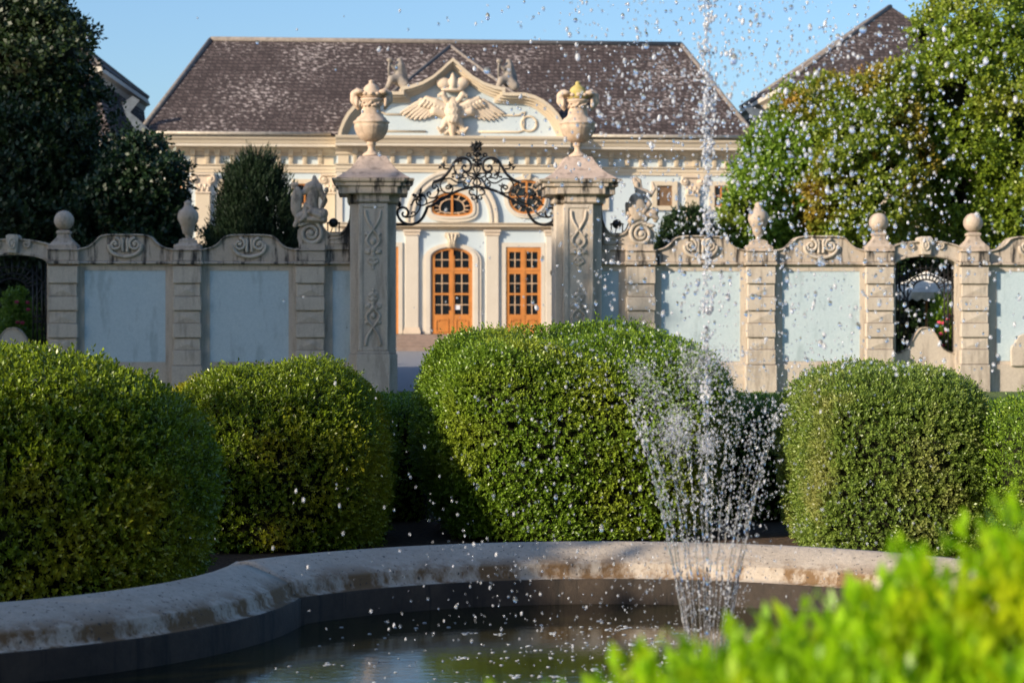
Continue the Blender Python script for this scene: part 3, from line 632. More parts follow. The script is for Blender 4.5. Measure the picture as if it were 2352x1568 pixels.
# flood lamps
for u, v, lab, s_ in ((766, 513, 'round black flood lamp on a bracket beside the shaded statue', 1), (1417, 514, 'round black flood lamp on a bracket beside the sunlit statue', -1)):
    t = thing('flood_lamp', lab, 'flood lamp', WF, WF.p(u, 536, -.15), 'lamps on the wall shoulders'); c = WF.p(u, v, -.15)
    mb = MB(); mb.ball(c, .105, 18, 12, (1, .8, 1)); mb.tube([(c[0], c[1]+.02, c[2]), (c[0], c[1]+.22, c[2]+.03)], .1, 14, .07); mb.build('lamp_head', 'ironb', t)
    mb = MB(); mb.tube([(c[0]-.15, c[1], c[2]), (c[0]+.15, c[1], c[2])], .018); mb.tube([(c[0]-.125, c[1], c[2]), (c[0]-.125, c[1], c[2]-.21)], .014); mb.tube([(c[0]+.125, c[1], c[2]), (c[0]+.125, c[1], c[2]-.21)], .014)
    mb.box(c[0]-.14, c[0]+.14, c[1]-.05, c[1]+.05, c[2]-.225, c[2]-.2); mb.build('bracket', 'ironb', t)
    mb = MB(); mb.tube([(c[0]-.02, c[1]-.06, c[2]-.1), (c[0]-.05, c[1]-.15, c[2]-.2), (c[0]-.12, c[1]-.21, c[2]-.34)], .012); mb.build('cable', 'gutter' if s_ < 0 else 'ironb', t)

# ------------------------------------------------------------------ gate pillars
def gate_pillar(uc, label):
    t = thing('gate_pillar', label, 'gate pillar', WF, (WF.x(uc), 0, 0), 'pillars of the main gateway'); x = lambda du, d=0: WF.x(uc+du, d)
    D0, CF = .46, .28
    mb = MB()
    pb(mb, WF, uc-53, uc+53, 470, 812, -.85, CF)                     # core
    pb(mb, WF, uc-34, uc+34, 468, 806, -.02, D0)                   # projecting strip
    for (a, b_) in ((-34, -24), (24, 34)): pb(mb, WF, uc+a, uc+b_, 470, 805, D0-.01, D0+.022)
    pb(mb, WF, uc-24, uc+24, 470, 478, D0-.01, D0+.022); pb(mb, WF, uc-24, uc+24, 797, 805, D0-.01, D0+.022)
    mb.build('shaft', 'stone', t, bevel=.015)
    mb = MB()
    pb(mb, WF, uc-56, uc+56, 812.5, 903, -.88, CF+.04); pb(mb, WF, uc-39, uc+39, 812.5, 903, 0, D0+.06); pb(mb, WF, uc-37, uc+37, 806.5, 812.2, 0, D0+.04)
    mb.build('plinth', 'stone', t, bevel=.015)
    # mouldings under the cap: stepped square profiles for the core and the strip
    mb = MB(); cx = x(0); yc = .285
    def mo(hw, hd, rows):
        mb.square([(hw+e, hd+e, wz(v)) for e, v in rows], cx, yc)
    mo(53*KP+.005, .57, [(-.02, 470.5), (.02, 469), (.05, 466), (.05, 452), (.10, 449.5), (.24, 449), (.24, 433), (.30, 431), (.30, 424), (.36, 421), (.38, 417), (.38, 414.5), (.30, 413.5)])
    hy = (D0+.40)/2; cy2 = -D0+hy
    mb.square([(34*KP+e, hy+e*.6, wz(v)) for e, v in [(.0, 469.5), (.02, 468), (.06, 465), (.02, 463), (.02, 452), (.08, 448.6), (.20, 448.2), (.20, 433.5), (.27, 431.4), (.27, 424.5), (.34, 421.6), (.36, 417.4), (.36, 414.8), (.3, 413.9)]], cx, cy2-.02)
    mb.build('cornice', 'coping', t, bevel=.006)
    mb = MB(); pr = [(84, 414), (78, 410), (64, 401), (52, 391), (44, 381), (37, 371), (31, 361), (27, 359.5), (10, 359)]
    mb.square([(r*KP, r*KP*1.2+.01, wz(v)) for r, v in pr], cx, .27)
    for sx in (-1, 1): mb.square([((r*.62)*KP, (r*.62)*KP, wz(v+.3)) for r, v in [(52, 413.8), (40, 404), (30, 394), (22, 384)]], cx+sx*.22, -.12)
    mb.build('stone_roof', 'roofcap', t, bevel=.012)
    mb = MB(); dd = D0+.012
    for (va, vb, s_) in ((484, 620, 1), (793, 662, -1)):
        for sx in (-1, 1):
            f = lambda q: va+(vb-va)*q
            ptube(mb, WF, smooth([(uc+sx*17, f(.0)), (uc+sx*14, f(.14)), (uc+sx*2, f(.30)), (uc-sx*12, f(.44)), (uc-sx*14, f(.54)), (uc-sx*4, f(.62))], 4), dd, .030, 6)
            for q, r, off in ((.40, .045, 17), (.5, .035, 19), (.70, .05, 14), (.68, .04, 18), (.80, .04, 6), (.88, .045, 7)): mb.ball(WF.p(uc+sx*off*.8, f(q), dd), r, 8, 6, (1.2, .6, 1))
            ptube(mb, WF, smooth([(uc+sx*3, f(.63)), (uc+sx*13, f(.67)), (uc+sx*19, f(.73))], 3), dd, .03, 6, .015)
            ptube(mb, WF, smooth([(uc+sx*2, f(.78)), (uc+sx*9, f(.82)), (uc+sx*12, f(.88))], 3), dd, .03, 6, .015)
        for q, r in ((.52, .055), (.66, .06), (.74, .05), (.82, .055), (.9, .045), (.97, .035)): mb.ball(WF.p(uc, f(q), dd), r, 10, 8, (1, .6, 1.2))
    mb.build('carved_relief', 'stone', t)
gate_pillar(857, 'stone gate pillar left of the gateway with pyramidal cap, its shaft in shade'); gate_pillar(1329, 'stone gate pillar right of the gateway with pyramidal cap, shaft mostly sunlit')
def gate_urn(u, label, lid):
    d = -.30; t = thing('carved_urn', label, 'stone urn', WF, WF.p(u, 360, d), 'large urns on the gate pillars'); x = WF.x(u, d); z = lambda v: WF.z(v, d); kk = WF.t(u, d)/FP
    dv = 0
    pr = [(21, 360), (20, 356), (14, 352), (9, 348), (7, 342), (9, 336), (12, 333), (9, 330), (13, 327)]
    mb = MB(); mb.lathe([(r*kk, z(v)) for r, v in pr], x, -d, 28); mb.build('foot', 'urn', t)
    pr = [(13, 327.5), (26, 321), (35, 309), (39, 297), (39.5, 290), (38, 287), (42, 285), (42, 282), (37, 279), (33, 273), (26, 268), (23, 264), (21, 250), (21, 239), (26, 234), (28, 230), (22, 228)]
    mb = MB(); mb.lathe([(r*kk, z(v)) for r, v in pr], x, -d, 48, True, (z(324), z(291))); mb.build('bowl', 'urn', t)
    mb = MB(); mb.lathe([(r*kk, z(v)) for r, v in [(22, 227.5), (25, 222), (26, 214), (19, 209), (18, 206), (16, 202), (12, 198), (7, 195), (5, 192), (6, 189), (2, 186)]], x, -d, 28); mb.build('lid', lid, t)
    for s_ in (-1, 1):
        parts = []
        q = [(u+s_*20, 222), (u+s_*31, 213), (u+s_*39, 220), (u+s_*40, 233), (u+s_*35, 243), (u+s_*31, 252)]
        for i in range(len(q)-1): parts.append((WF.p(*q[i], d), (.065, .085, .10, .09, .06)[i], WF.p(*q[i+1], d), (.085, .10, .09, .06, .035)[i]))
        parts += [(WF.p(u+s_*27, 213, d+.16), (.11, .08, .06), 0), (WF.p(u+s_*33, 236, d+.1), (.05, .06, .12), 0)]
        blob('handle', parts, 'urn', t, .022)
    g = []
    for i in range(7):
        a = -PI*.08-PI*.84*i/6; rr = 23*kk; g.append(((x+rr*math.cos(a), -d+rr*math.sin(a), z(241+3*math.sin(i*PI))+(.03 if i % 2 else -.02)), .035, (x+rr*math.cos(a-.35), -d+rr*math.sin(a-.35), z(247)), .025))
    for i in range(5):
        a = -PI*.12-PI*.76*i/4; rr = 25*kk; g.append(((x+rr*math.cos(a), -d+rr*math.sin(a), z(219)), (.06, .05, .045), 0))
    blob('garland', g, 'urn', t, .016)
gate_urn(853, 'large carved stone urn with fluted bowl, on the left gate pillar', 'urn'); gate_urn(1327, 'large carved stone urn with yellow lichen on its lid, on the right gate pillar', 'lichen')

# ------------------------------------------------------------------ wrought iron overthrow between the pillars
t = thing('iron_overthrow', 'black wrought iron scrollwork arch spanning the gateway between the pillars', 'ironwork', WF, WF.p(1095, 520, -.3))
OX, OY = 906.5, 318.5
def O(pts, mirror, n=4):
    q = [((2266-x if mirror else x)/6+OX, y/6+OY) for x, y in pts]; return smooth(q, n)
def osp(cx, cy, r0, turns, a0, sgn, mirror):
    q = spiral(cx, cy, r0, turns, a0, sgn, 24, 5); return [((2266-x if mirror else x)/6+OX, y/6+OY) for x, y in q]
mb = MB(); di = -.3
for mi in (0, 1):
    ptube(mb, WF, O([(1133, 668), (1050, 675), (900, 712), (760, 778), (600, 870), (520, 925), (450, 940)], mi), di, .030, 6)
    ptube(mb, WF, O([(450, 940), (432, 1000), (390, 1085), (330, 1150), (250, 1182), (180, 1182), (100, 1145), (52, 1080), (38, 1010), (58, 970), (110, 953), (162, 970), (186, 1010), (182, 1055), (150, 1082), (118, 1070), (104, 1038), (125, 1018)], mi), di, .034, 6, .022)
    ptube(mb, WF, [(OX+(2266-20 if mi else 20)/6, OY+1187/6), (OX+(2266-250 if mi else 250)/6, OY+1187/6)], di, .03, 6)
mb.build('arch_bar', 'iron', t)
mb = MB()
for mi in (0, 1):
    ptube(mb, WF, O([(530, 600), (580, 590), (640, 562), (700, 512), (750, 450), (790, 382), (830, 320), (890, 276), (960, 272), (1020, 300), (1050, 350), (1045, 412), (1012, 456), (960, 456), (928, 420), (938, 384), (965, 372), (985, 398)], mi), di, .036, 6, .026)
mb.build('top_rail', 'iron', t)
mb = MB(); r = .019
for mi in (0, 1):
    for q in ([(745, 690), (720, 695), (708, 668), (735, 648), (770, 640), (800, 690), (780, 742), (720, 752), (660, 722), (630, 660), (642, 600), (690, 562), (760, 553), (815, 582), (870, 612), (930, 606), (982, 570), (1012, 530), (1000, 490), (962, 472), (932, 490), (938, 522), (958, 512)],
              [(990, 630), (972, 612), (950, 625), (962, 662), (1000, 665), (1026, 630), (1015, 580), (980, 546), (920, 540), (860, 552), (845, 500), (822, 430), (822, 370)],
              [(530, 600), (520, 650), (530, 690), (560, 690), (556, 664)], [(560, 640), (600, 680), (602, 740), (572, 800), (510, 822), (462, 800), (448, 760), (478, 742), (495, 765), (480, 780)],
              [(335, 870), (325, 842), (298, 855), (302, 895), (345, 922), (400, 922), (440, 890), (432, 830), (392, 782), (345, 760)], [(345, 800), (352, 880), (345, 960), (305, 1030), (240, 1075), (150, 1088)],
              [(440, 905), (500, 880), (560, 850), (600, 810)], [(240, 1050), (235, 1025), (262, 1015), (285, 1030)], [(70, 960), (55, 920), (75, 895), (85, 920), (60, 935)],
              [(300, 830), (250, 870), (235, 910), (210, 915)], [(345, 760), (370, 720), (360, 690)],
              [(1100, 500), (1060, 480), (1010, 490), (1030, 520), (1080, 540)], [(1133, 500), (1100, 450), (1085, 400), (1133, 372)], [(1133, 530), (1100, 570), (1080, 625), (1133, 655)], [(1120, 540), (1060, 560), (1040, 600)],
              [(1085, 722), (1085, 706), (1055, 702), (1028, 722), (1030, 755), (1060, 778), (1100, 780), (1118, 808), (1105, 835), (1075, 838), (1062, 815), (1082, 808)],
              [(1030, 225), (1040, 240), (1020, 252), (995, 235), (1000, 212), (1030, 205), (1048, 225), (1050, 262), (1090, 288), (1133, 290)], [(1133, 260), (1100, 225), (1080, 215)], [(1075, 320), (1080, 300), (1105, 310), (1133, 340)],
              [(750, 415), (700, 415), (665, 400)], [(820, 540), (800, 520), (790, 545)]):
        ptube(mb, WF, O(q, mi, 3), di, r, 5)
ptube(mb, WF, [(OX+1133/6, OY+120/6), (OX+1133/6, OY+890/6)], di, .016, 5)
ptube(mb, WF, [(OX+1060/6, OY+355/6), (OX+1206/6, OY+355/6)], di, .03, 5)
mb.build('scrollwork', 'iron', t)
mb = MB(); rg = random.Random(3)
def leafclump(x, y, n, s_, mirror=0):
    for i in range(n):
        a = rg.uniform(0, 2*PI); l = s_*rg.uniform(.6, 1.2); X = 2266-x if mirror else x
        p0 = WF.p(OX+X/6, OY+y/6, di); p1 = (p0[0]+l*math.cos(a), p0[1]+rg.uniform(-.06, .06), p0[2]+l*math.sin(a)); mb.tube([p0, ((p0[0]+p1[0])/2, p1[1], (p0[2]+p1[2])/2), p1], .028, 5, .008)
for mi in (0, 1):
    leafclump(345, 800, 9, .13, mi); leafclump(675, 360, 8, .07, mi); leafclump(262, 775, 7, .06, mi); leafclump(880, 310, 7, .10, mi); leafclump(845, 480, 6, .1, mi); leafclump(785, 665, 5, .1, mi); leafclump(625, 400, 4, .06, mi); leafclump(600, 730, 4, .08, mi); leafclump(70, 900, 5, .08, mi)
leafclump(1133, 510, 14, .11); leafclump(1133, 170, 22, .13); leafclump(1095, 95, 14, .10); leafclump(1170, 95, 14, .10); leafclump(1133, 85, 12, .10); leafclump(1133, 330, 8, .1)
mb.build('iron_leaves', 'iron', t)
# ------------------------------------------------------------------ palace
F = PF
pz = lambda v: F.z(v, 0)
pal = thing('palace', 'pale blue and cream baroque palace with brown tiled hip roof and orange doors', 'palace', F, (F.x(1035), 0, .26))
RU0, RU1, RD = 773, 1297, 1.0                # central projection
def bx(u0, u1, v0, v1, d0, d1, mb): return mb.box(F.x(u0, 0), F.x(u1, 0), -d1, -d0, pz(v1), pz(v0))
mb = MB(); bx(325, 1742, 330, 812, -12, 0, mb); mb.build('wall', 'palace_blue', pal)
mb = MB(); bx(RU0, RU1, 330, 812, -.5, RD, mb); mb.build('central_wall', 'palace_blue', pal)
# cornice and architrave of wings and centre
def entab(name, u0, u1, D, dv=0):
    mb = MB(); x0, x1 = F.x(u0), F.x(u1); e = lambda pr: [(-(D+d), pz(v+dv)) for d, v in pr]
    mb.profile(e([(-.3, 362), (.05, 362), (.10, 359), (.10, 355), (.22, 350), (.30, 346.5), (.30, 344), (.72, 343.5), (.72, 337.5), (.76, 336.5), (.80, 331), (.90, 326), (.92, 321.5), (.86, 320), (-.3, 318)]), x0, x1)
    mb.profile(e([(-.3, 400), (.06, 400), (.06, 393), (.10, 392.7), (.10, 385), (.18, 383.5), (.18, 381.5), (.05, 380.5), (-.3, 380.5)]), x0, x1)
    mb.build(name, 'palace_cream', pal)
    mb = MB(); mb.box(x0, x1, -(D+.735), -(D+.70), pz(343.2+dv), pz(337.7+dv)); mb.build('cornice_fascia', 'palace_white', pal)
entab('cornice', 322, RU0-1, 0, -1.0); entab('cornice', RU1+1, 1745, 0, .5); entab('central_cornice', RU0-3, RU1+3, RD, 0)
for a, b_ in ((345, 752), (1312, 1735)):     # gutter over the wings
    mb = MB(); mb.tube([(F.x(a-12), -1.0, pz(314.5)), (F.x(b_+8), -1.0, pz(314.5))], .075, 8); mb.build('gutter', 'gutter', pal)
brackets = MB()
bl = [370, 402, 443, 476, 500, 534, 566, 600, 640, 668, 700, 735]
first = None
for D, us in ((0, bl[1:]), (RD, (815, 838, 862, 900, 938, 978, 1018, 1052, 1092, 1132, 1170, 1206, 1232, 1255)), (0, (1330, 1365, 1403, 1440, 1472, 1516, 1553, 1596, 1640, 1668, 1700))):
    for u in us:
        x = F.x(u)
        if first is None:
            fx = x; mb = MB(); mb.prism([(x-.13, pz(345)), (x+.13, pz(345)), (x+.10, pz(362)), (x+.085, pz(379.5)), (x-.085, pz(379.5)), (x-.10, pz(362))], -.12, .05)
            mb.prism([(x-.13, pz(345)), (x+.13, pz(345)), (x+.09, pz(360)), (x-.09, pz(360))], -.27, -.121); mb.box(x-.05, x-.01, -.14, -.11, pz(378), pz(363)); mb.box(x+.01, x+.05, -.14, -.11, pz(378), pz(363))
            first = mb.build('frieze_bracket', 'palace_cream', pal); o = first
        else: o = first.copy(); C.objects.link(o); o.parent = pal
        o.location = (x-fx, -D, 0)
# tablets in the frieze
for a, b_, D in ((449, 484, 0), (738, 766, 0), (1572, 1608, 0), (1304, 1326, 0), (776, 800, RD), (1268, 1294, RD)):
    mb = MB(); bx(a, b_, 363, 380, D-.02, D+.07, mb); mb.build('frieze_tablet', 'palace_cream', pal)
def pal_pilaster(u0, u1, v0, v1, D, capital=True, name='pilaster'):
    mb = MB(); bx(u0, u1, v0, v1, D-.02, D+.14, mb); sh = mb.build(name, 'palace_white' if D else 'palace_cream', pal, bevel=.02)
    cu = (u0+u1)/2; hw = (u1-u0)/2
    mb = MB()
    if capital:
        bx(cu-hw-9, cu+hw+9, 401.5, 406, D-.02, D+.26, mb)
        mb.prism([(F.x(cu-hw-5), pz(406.2)), (F.x(cu+hw+5), pz(406.2)), (F.x(cu+hw-2), pz(443)), (F.x(cu-hw+2), pz(443))], -(D+.17), -D)
        bx(cu-hw-1, cu+hw+1, 443.2, 447, D-.02, D+.2, mb)
        for s_ in (-1, 1):
            q = spiral(cu+s_*(hw+2), 415, 9.5, 1.4, -PI/2, s_, 18, 2); mb.tube([(F.x(a), -(D+.2), pz(b_)) for a, b_ in q], .055, 6)
            mb.ball((F.x(cu+s_*(hw+2)), -(D+.2), pz(415)), .09)
        for i in range(5): mb.ball((F.x(cu-hw+5+i*(2*hw-10)/4), -(D+.18), pz(437-(i % 2)*5)), .085, 8, 6, (.8, .7, 1.5))
    else:
        bx(cu-hw-4, cu+hw+4, v0-13, v0-8, D-.02, D+.24, mb); bx(cu-hw-2, cu+hw+2, v0-8.2, v0-.3, D-.02, D+.18, mb)
    mb.build('capital', 'relief', sh)
    if not capital:
        mb = MB(); bx(cu-hw-4, cu+hw+4, 757, 766, D-.02, D+.22, mb); bx(cu-hw-2, cu+hw+2, 751, 757, D-.02, D+.18, mb); mb.build('pilaster_base', 'relief', sh)
for u0, u1 in ((449, 483), (745, 770), (1306, 1330), (1574, 1606)): pal_pilaster(u0, u1, 447, 800, 0)
for u0, u1 in ((793, 823), (928, 959), (1111, 1141), (1247, 1277)): pal_pilaster(u0, u1, 543, 752, RD, False, 'lower_pilaster')
for a, b_ in ((RU0-.5, 786), (1284, RU1+.5)): mb = MB(); bx(a, b_, 401, 760, RD-.6, RD+.06, mb); mb.build('corner_strip', 'palace_white', pal)
mb = MB(); e = lambda pr: [(-(RD+d), pz(v)) for d, v in pr]
mb.profile(e([(-.3, 531), (.05, 531), (.05, 527), (.12, 526), (.14, 523.5), (.30, 523), (.30, 518.5), (.36, 517), (.38, 515), (-.3, 512)]), F.x(RU0), F.x(RU1)); mb.build('string_course', 'palace_cream', pal)
# mezzanine windows of the wings
def mezz(u0, u1, blind=False):
    mb = MB(); v0, v1 = 424, 471; d = .0
    for a, b_, c_, e_ in ((u0-12, u1+12, v0-10, v0-.0), (u0-12, u1+12, v1, v1+10)): bx(a, b_, c_, e_, -.02, .12, mb)
    bx(u0-12, u0, v0+.05, v1-.05, -.02, .12, mb); bx(u1, u1+12, v0+.05, v1-.05, -.02, .12, mb)
    wd = mb.build('window', 'palace_cream', pal)
    mb = MB(); bx(u0, u1, v0, v1, -.02, .02, mb); mb.build('pane' if not blind else 'blind', 'glass' if not blind else 'curtain', wd)
    mb = MB()
    if not blind:
        for q in ((u0, v0, u0+3, v1), (u1-3, v0, u1, v1), ((u0+u1)/2-1.6, v0, (u0+u1)/2+1.6, v1)): bx(q[0], q[2], q[1], q[3], .01, .07, mb)
        for v in (v0+1.5, (v0+v1)/2, v1-1.5): bx(u0, u1, v-1.2, v+1.2, .01, .065, mb)
    else:
        for q in ((u0, v0, u0+2, v1), (u1-2, v0, u1, v1)): bx(q[0], q[2], q[1], q[3], .01, .07, mb)
        for i in range(16): bx(u0+2, u1-2, v0+1+i*2.9, v0+2.6+i*2.9, .012, .04, mb)
    mb.build('frame', 'wood' if not blind else 'curtain', wd)
for a, b_, bl_ in ((386, 417, 0), (513, 548, 0), (682, 718, 0), (1508, 1543, 1), (1640, 1671, 0), (1350, 1386, 0)): mezz(a, b_, bl_)
# doors
def arcpts(cu, hw, vs, rise, n=12): return [(cu+hw*math.cos(PI-PI*i/n), vs-rise*math.sin(PI*i/n)) for i in range(n+1)]
def Q(pts): return [(F.x(u), pz(v)) for u, v in pts]
def door(u0, u1, vt, arched, paper=False):
    cu = (u0+u1)/2; hw = (u1-u0)/2; D = RD; vb = 766
    mb = MB()
    if arched:
        o_ = [(u0-20, vb)]+arcpts(cu, hw+20, 600, 40)+[(u1+20, vb)]; i_ = [(u0, vb)]+arcpts(cu, hw, 592, 21)+[(u1, vb)]
        mb.band(Q(o_), Q(i_), -(D+.10), -D+.05)
        o2 = [(u0-13, vb)]+arcpts(cu, hw+13, 598, 34)+[(u1+13, vb)]; i2 = [(u0-3, vb)]+arcpts(cu, hw+3, 593, 24)+[(u1+3, vb)]; mb.band(Q(o2), Q(i2), -(D+.14), -D)
    else:
        o_ = [(u0-9, vb), (u0-9, vt-10), (u1+9, vt-10), (u1+9, vb)]; i_ = [(u0, vb), (u0, vt), (u1, vt), (u1, vb)]; mb.band(Q(o_), Q(i_), -(D+.10), -D+.05)
    dr = mb.build('door_surround', 'palace_white', pal)
    mb = MB(); gp = [(u0, vb)]+(arcpts(cu, hw, 592, 21) if arched else [(u0, vt), (u1, vt)])+[(u1, vb)]
    mb.prism(Q(gp), -(D+.012), -D+.03); mb.build('pane', 'glass', dr)
    mb = MB(); W0 = D+.0; z1 = D+.06
    ins = [(u0+5, vb)]+(arcpts(cu, hw-6, 593, 17) if arched else [(u0+5, vt+7), (u1-5, vt+7)])+[(u1-5, vb)]
    mb.band(Q(gp), Q(ins), -z1, -W0); g = 7.5
    tops = vt+(8 if arched else 6)
    bx(cu-3.5, cu+3.5, tops-(6 if arched else 0), vb, W0, z1+.012, mb)
    for s_ in (-1, 1):
        a, b_ = (u0+5, cu-3.5) if s_ < 0 else (cu+3.5, u1-5); q0, q1 = a+2.8, b_-2.8
        bx(a, q0, tops+(10 if arched else 0), vb, W0, z1-.004, mb); bx(q1, b_, tops, vb, W0, z1-.004, mb)
        if not arched: bx(q0, q1, tops, vt+11, W0, z1-.006, mb)
        bx(q0, q1, 616, 630, W0, z1-.006, mb); bx(q0, q1, 673.5, 678, W0, z1-.006, mb); bx(q0, q1, 722, vb, W0, z1-.006, mb)
        bx(a, b_, 620, 622.5, z1-.004, z1+.02, mb)
        pw = [(q0+1, 762), (q0+1, 737), (q0+4, 733), (q0+7, 736), (q0+9, 732), (q1-1, 732), (q1-1, 762)] if s_ < 0 else [(q1-1, 762), (q1-1, 737), (q1-4, 733), (q1-7, 736), (q1-9, 732), (q0+1, 732), (q0+1, 762)]
        cx_ = (q0+q1)/2; pin = [((u-cx_)*.78+cx_, (v-748)*.84+748) for u, v in pw]; mb.band(Q(pw), Q(pin), -(z1+.02), -(z1-.02), True)
    mb.build('door_leaf', 'wood', dr)
    mb = MB()
    for s_ in (-1, 1):
        a, b_ = (u0+7.8, cu-6.3) if s_ < 0 else (cu+6.3, u1-7.8); c_ = (a+b_)/2
        for v0, v1 in ((vt+11 if not arched else vt+7, 616), (630, 673.5), (678, 722)): bx(c_-.9, c_+.9, v0, v1, W0, z1-.02, mb)
        for v in (598, 651.5, 700): bx(a, b_, v-.9, v+.9, W0, z1-.024, mb)
    mb.build('glazing_bars', 'muntin', dr)
    if arched:
        mb = MB(); mb.prism(Q([(cu-9, 571), (cu+9, 571), (cu+10, 553), (cu+17, 545), (cu+15, 536), (cu-15, 536), (cu-17, 545), (cu-10, 553)]), -(D+.24), -(D+.0))
        for dx in (-5, 0, 5): mb.tube([(F.x(cu+dx*.8), -(D+.25), pz(569)), (F.x(cu+dx), -(D+.25), pz(555)), (F.x(cu+dx*2), -(D+.25), pz(540))], .05, 6)
        mb.build('keystone', 'palace_cream', dr)
        mb = MB(); mb.box(F.x(cu-8), F.x(cu-6), -(D+.12), -(D+.07), pz(712), pz(703)); mb.build('handle', 'iron', dr)
    if paper: mb = MB(); bx(cu+6, cu+19, 700, 711, D+.013, D+.02, mb); mb.build('paper_notice', 'paper', dr)
door(988, 1081, 571, True, True); door(1157, 1237, 569, False); door(833, 913, 569, False)
# upper windows
def upper(cu, cv, rx, rtop, rbot, name='window', sur=12, spokes=9):
    D = RD; n = 40
    def ov(ax, at_, ab, dd=0): return [(cu+ax*math.copysign(abs(math.cos(2*PI*i/n))**.9, math.cos(2*PI*i/n)), cv-(at_ if math.sin(2*PI*i/n) > 0 else ab)*math.copysign(abs(math.sin(2*PI*i/n))**(.9 if math.sin(2*PI*i/n) > 0 else .6 if rbot < rtop else .9), math.sin(2*PI*i/n))) for i in range(n)]
    mb = MB(); mb.band(Q(ov(rx+sur, rtop+sur, rbot+sur)), Q(ov(rx, rtop, rbot)), -(D+.10), -D+.02, True); mb.band(Q(ov(rx+sur*.45, rtop+sur*.45, rbot+sur*.45)), Q(ov(rx+.5, rtop+.5, rbot+.5)), -(D+.14), -D, True); wd = mb.build(name, 'palace_white', pal)
    mb = MB(); mb.prism(Q(ov(rx, rtop, rbot)), -(D+.012), -D+.03); mb.build('pane', 'glass', wd)
    mb = MB(); mb.band(Q(ov(rx, rtop, rbot)), Q(ov(rx-5, rtop-5, rbot-4.5)), -(D+.09), -D, True); bx(cu-2.2, cu+2.2, cv-rtop+2, cv+rbot-2, D, D+.085, mb)
    if rbot == rtop: bx(cu-rx+2, cu+rx-2, cv-1.8, cv+1.8, D, D+.08, mb)
    mb.build('frame', 'wood', wd)
    mb = MB(); f1 = .62; mb.band(Q(ov(rx*f1, rtop*f1, rbot*f1)), Q(ov(rx*f1-2.2, rtop*f1-2.2, rbot*f1-2.2)), -(D+.06), -D, True)
    for i in range(14):
        a = 2*PI*(i+.5)/14; c_, s_ = math.cos(a), math.sin(a); rv = rtop if s_ > 0 else rbot
        mb.tube([(F.x(cu+rx*.6*c_), -(D+.03), pz(cv-rv*.6*s_)), (F.x(cu+rx*.93*c_), -(D+.03), pz(cv-rv*.93*s_))], .026, 4)
    mb.build('glazing_bars', 'muntin', wd)
upper(1035, 482, 47, 37, 18, sur=13); upper(1204, 455, 42, 39, 39, sur=9); upper(868, 455, 42, 39, 39, sur=9)
mb = MB()
def half(r, n=24): return [(1035+r*math.cos(PI-PI*i/n), 506-r*1.06*math.sin(PI*i/n)) for i in range(n+1)]
for r0, r1, dd in ((106, 84, .10), (104, 99, .16), (91, 87, .15)): mb.band(Q([(1035-r0, 515)]+half(r0)+[(1035+r0, 515)]), Q([(1035-r1, 515)]+half(r1)+[(1035+r1, 515)]), -(RD+dd), -RD+.02)
mb.build('arch_moulding', 'palace_white', pal)
mb = MB(); mb.prism(Q([(1026, 428), (1046, 428), (1050, 400), (1020, 400)]), -(RD+.24), -RD); mb.prism(Q([(1197, 416), (1211, 416), (1214, 402), (1194, 402)]), -(RD+.2), -RD); mb.build('arch_keystone', 'palace_cream', pal)
# pediment
prof = [(0, 144), (12, 154), (24, 166), (45, 184), (70, 198), (95, 206), (118, 210), (118, 221), (131, 221), (162, 221), (185, 227), (205, 237), (224, 252), (238, 268), (248, 285), (256, 305), (262, 328)]
inn_ = [(0, 168), (8, 174), (18, 183), (40, 202), (62, 217), (86, 228), (95, 231), (95, 242), (120, 244), (158, 244), (178, 250), (192, 258), (208, 271), (220, 284), (228, 298), (235, 312), (240, 328)]
def both(p): return [(1035-a, b_) for a, b_ in p[::-1]]+[(1035+a, b_) for a, b_ in p[1:]]
PD = RD+.15
mb = MB(); mb.prism(Q(both(inn_)), -(PD), -(PD-1.2)); ped = mb.build('pediment', 'palace_blue', pal)
mb = MB(); o_, i_ = both(prof), both(inn_)
def lerp(a, b_, t): return [((1-t)*p[0]+t*q[0], (1-t)*p[1]+t*q[1]) for p, q in zip(a, b_)]
mb.band(Q(lerp(o_, i_, 0)), Q(lerp(o_, i_, .32)), -(PD+.55), -(PD-1.2)); mb.band(Q(lerp(o_, i_, .325)), Q(lerp(o_, i_, .55)), -(PD+.42), -(PD-.5)); mb.band(Q(lerp(o_, i_, .555)), Q(lerp(o_, i_, .8)), -(PD+.25), -(PD-.5)); mb.band(Q(lerp(o_, i_, .805)), Q(lerp(o_, i_, 1)), -(PD+.12), -(PD-.5))
mb.build('pediment_cornice', 'palace_cream', ped)
dl = -(PD+.02)
for s_ in (-1, 1):
    mb = MB()
    ln = [(1035+s_*a, b_) for a, b_ in ((60, 308), (150, 308), (162, 304), (162, 270), (165, 262), (158, 266), (150, 270), (70, 270))]
    mb.tube([(F.x(u), dl, pz(v)) for u, v in ln], .045, 6); rc = [(1035+s_*174+17*math.cos(a*PI/9), 289+17*math.sin(a*PI/9)) for a in range(19)]; mb.tube([(F.x(u), dl, pz(v)) for u, v in rc], .05, 6)
    mb.build('panel_moulding', 'palace_cream', ped)
def p3(du, v, d=.15): return (F.x(1035+du), -(PD+d), pz(v))
parts = [(p3(0, 243), .26, p3(0, 262), .40), (p3(0, 262), .40, p3(0, 285), .30), (p3(0, 285), .28, p3(-1, 306), .16), (p3(-1, 306), .16, p3(0, 318), .10)]
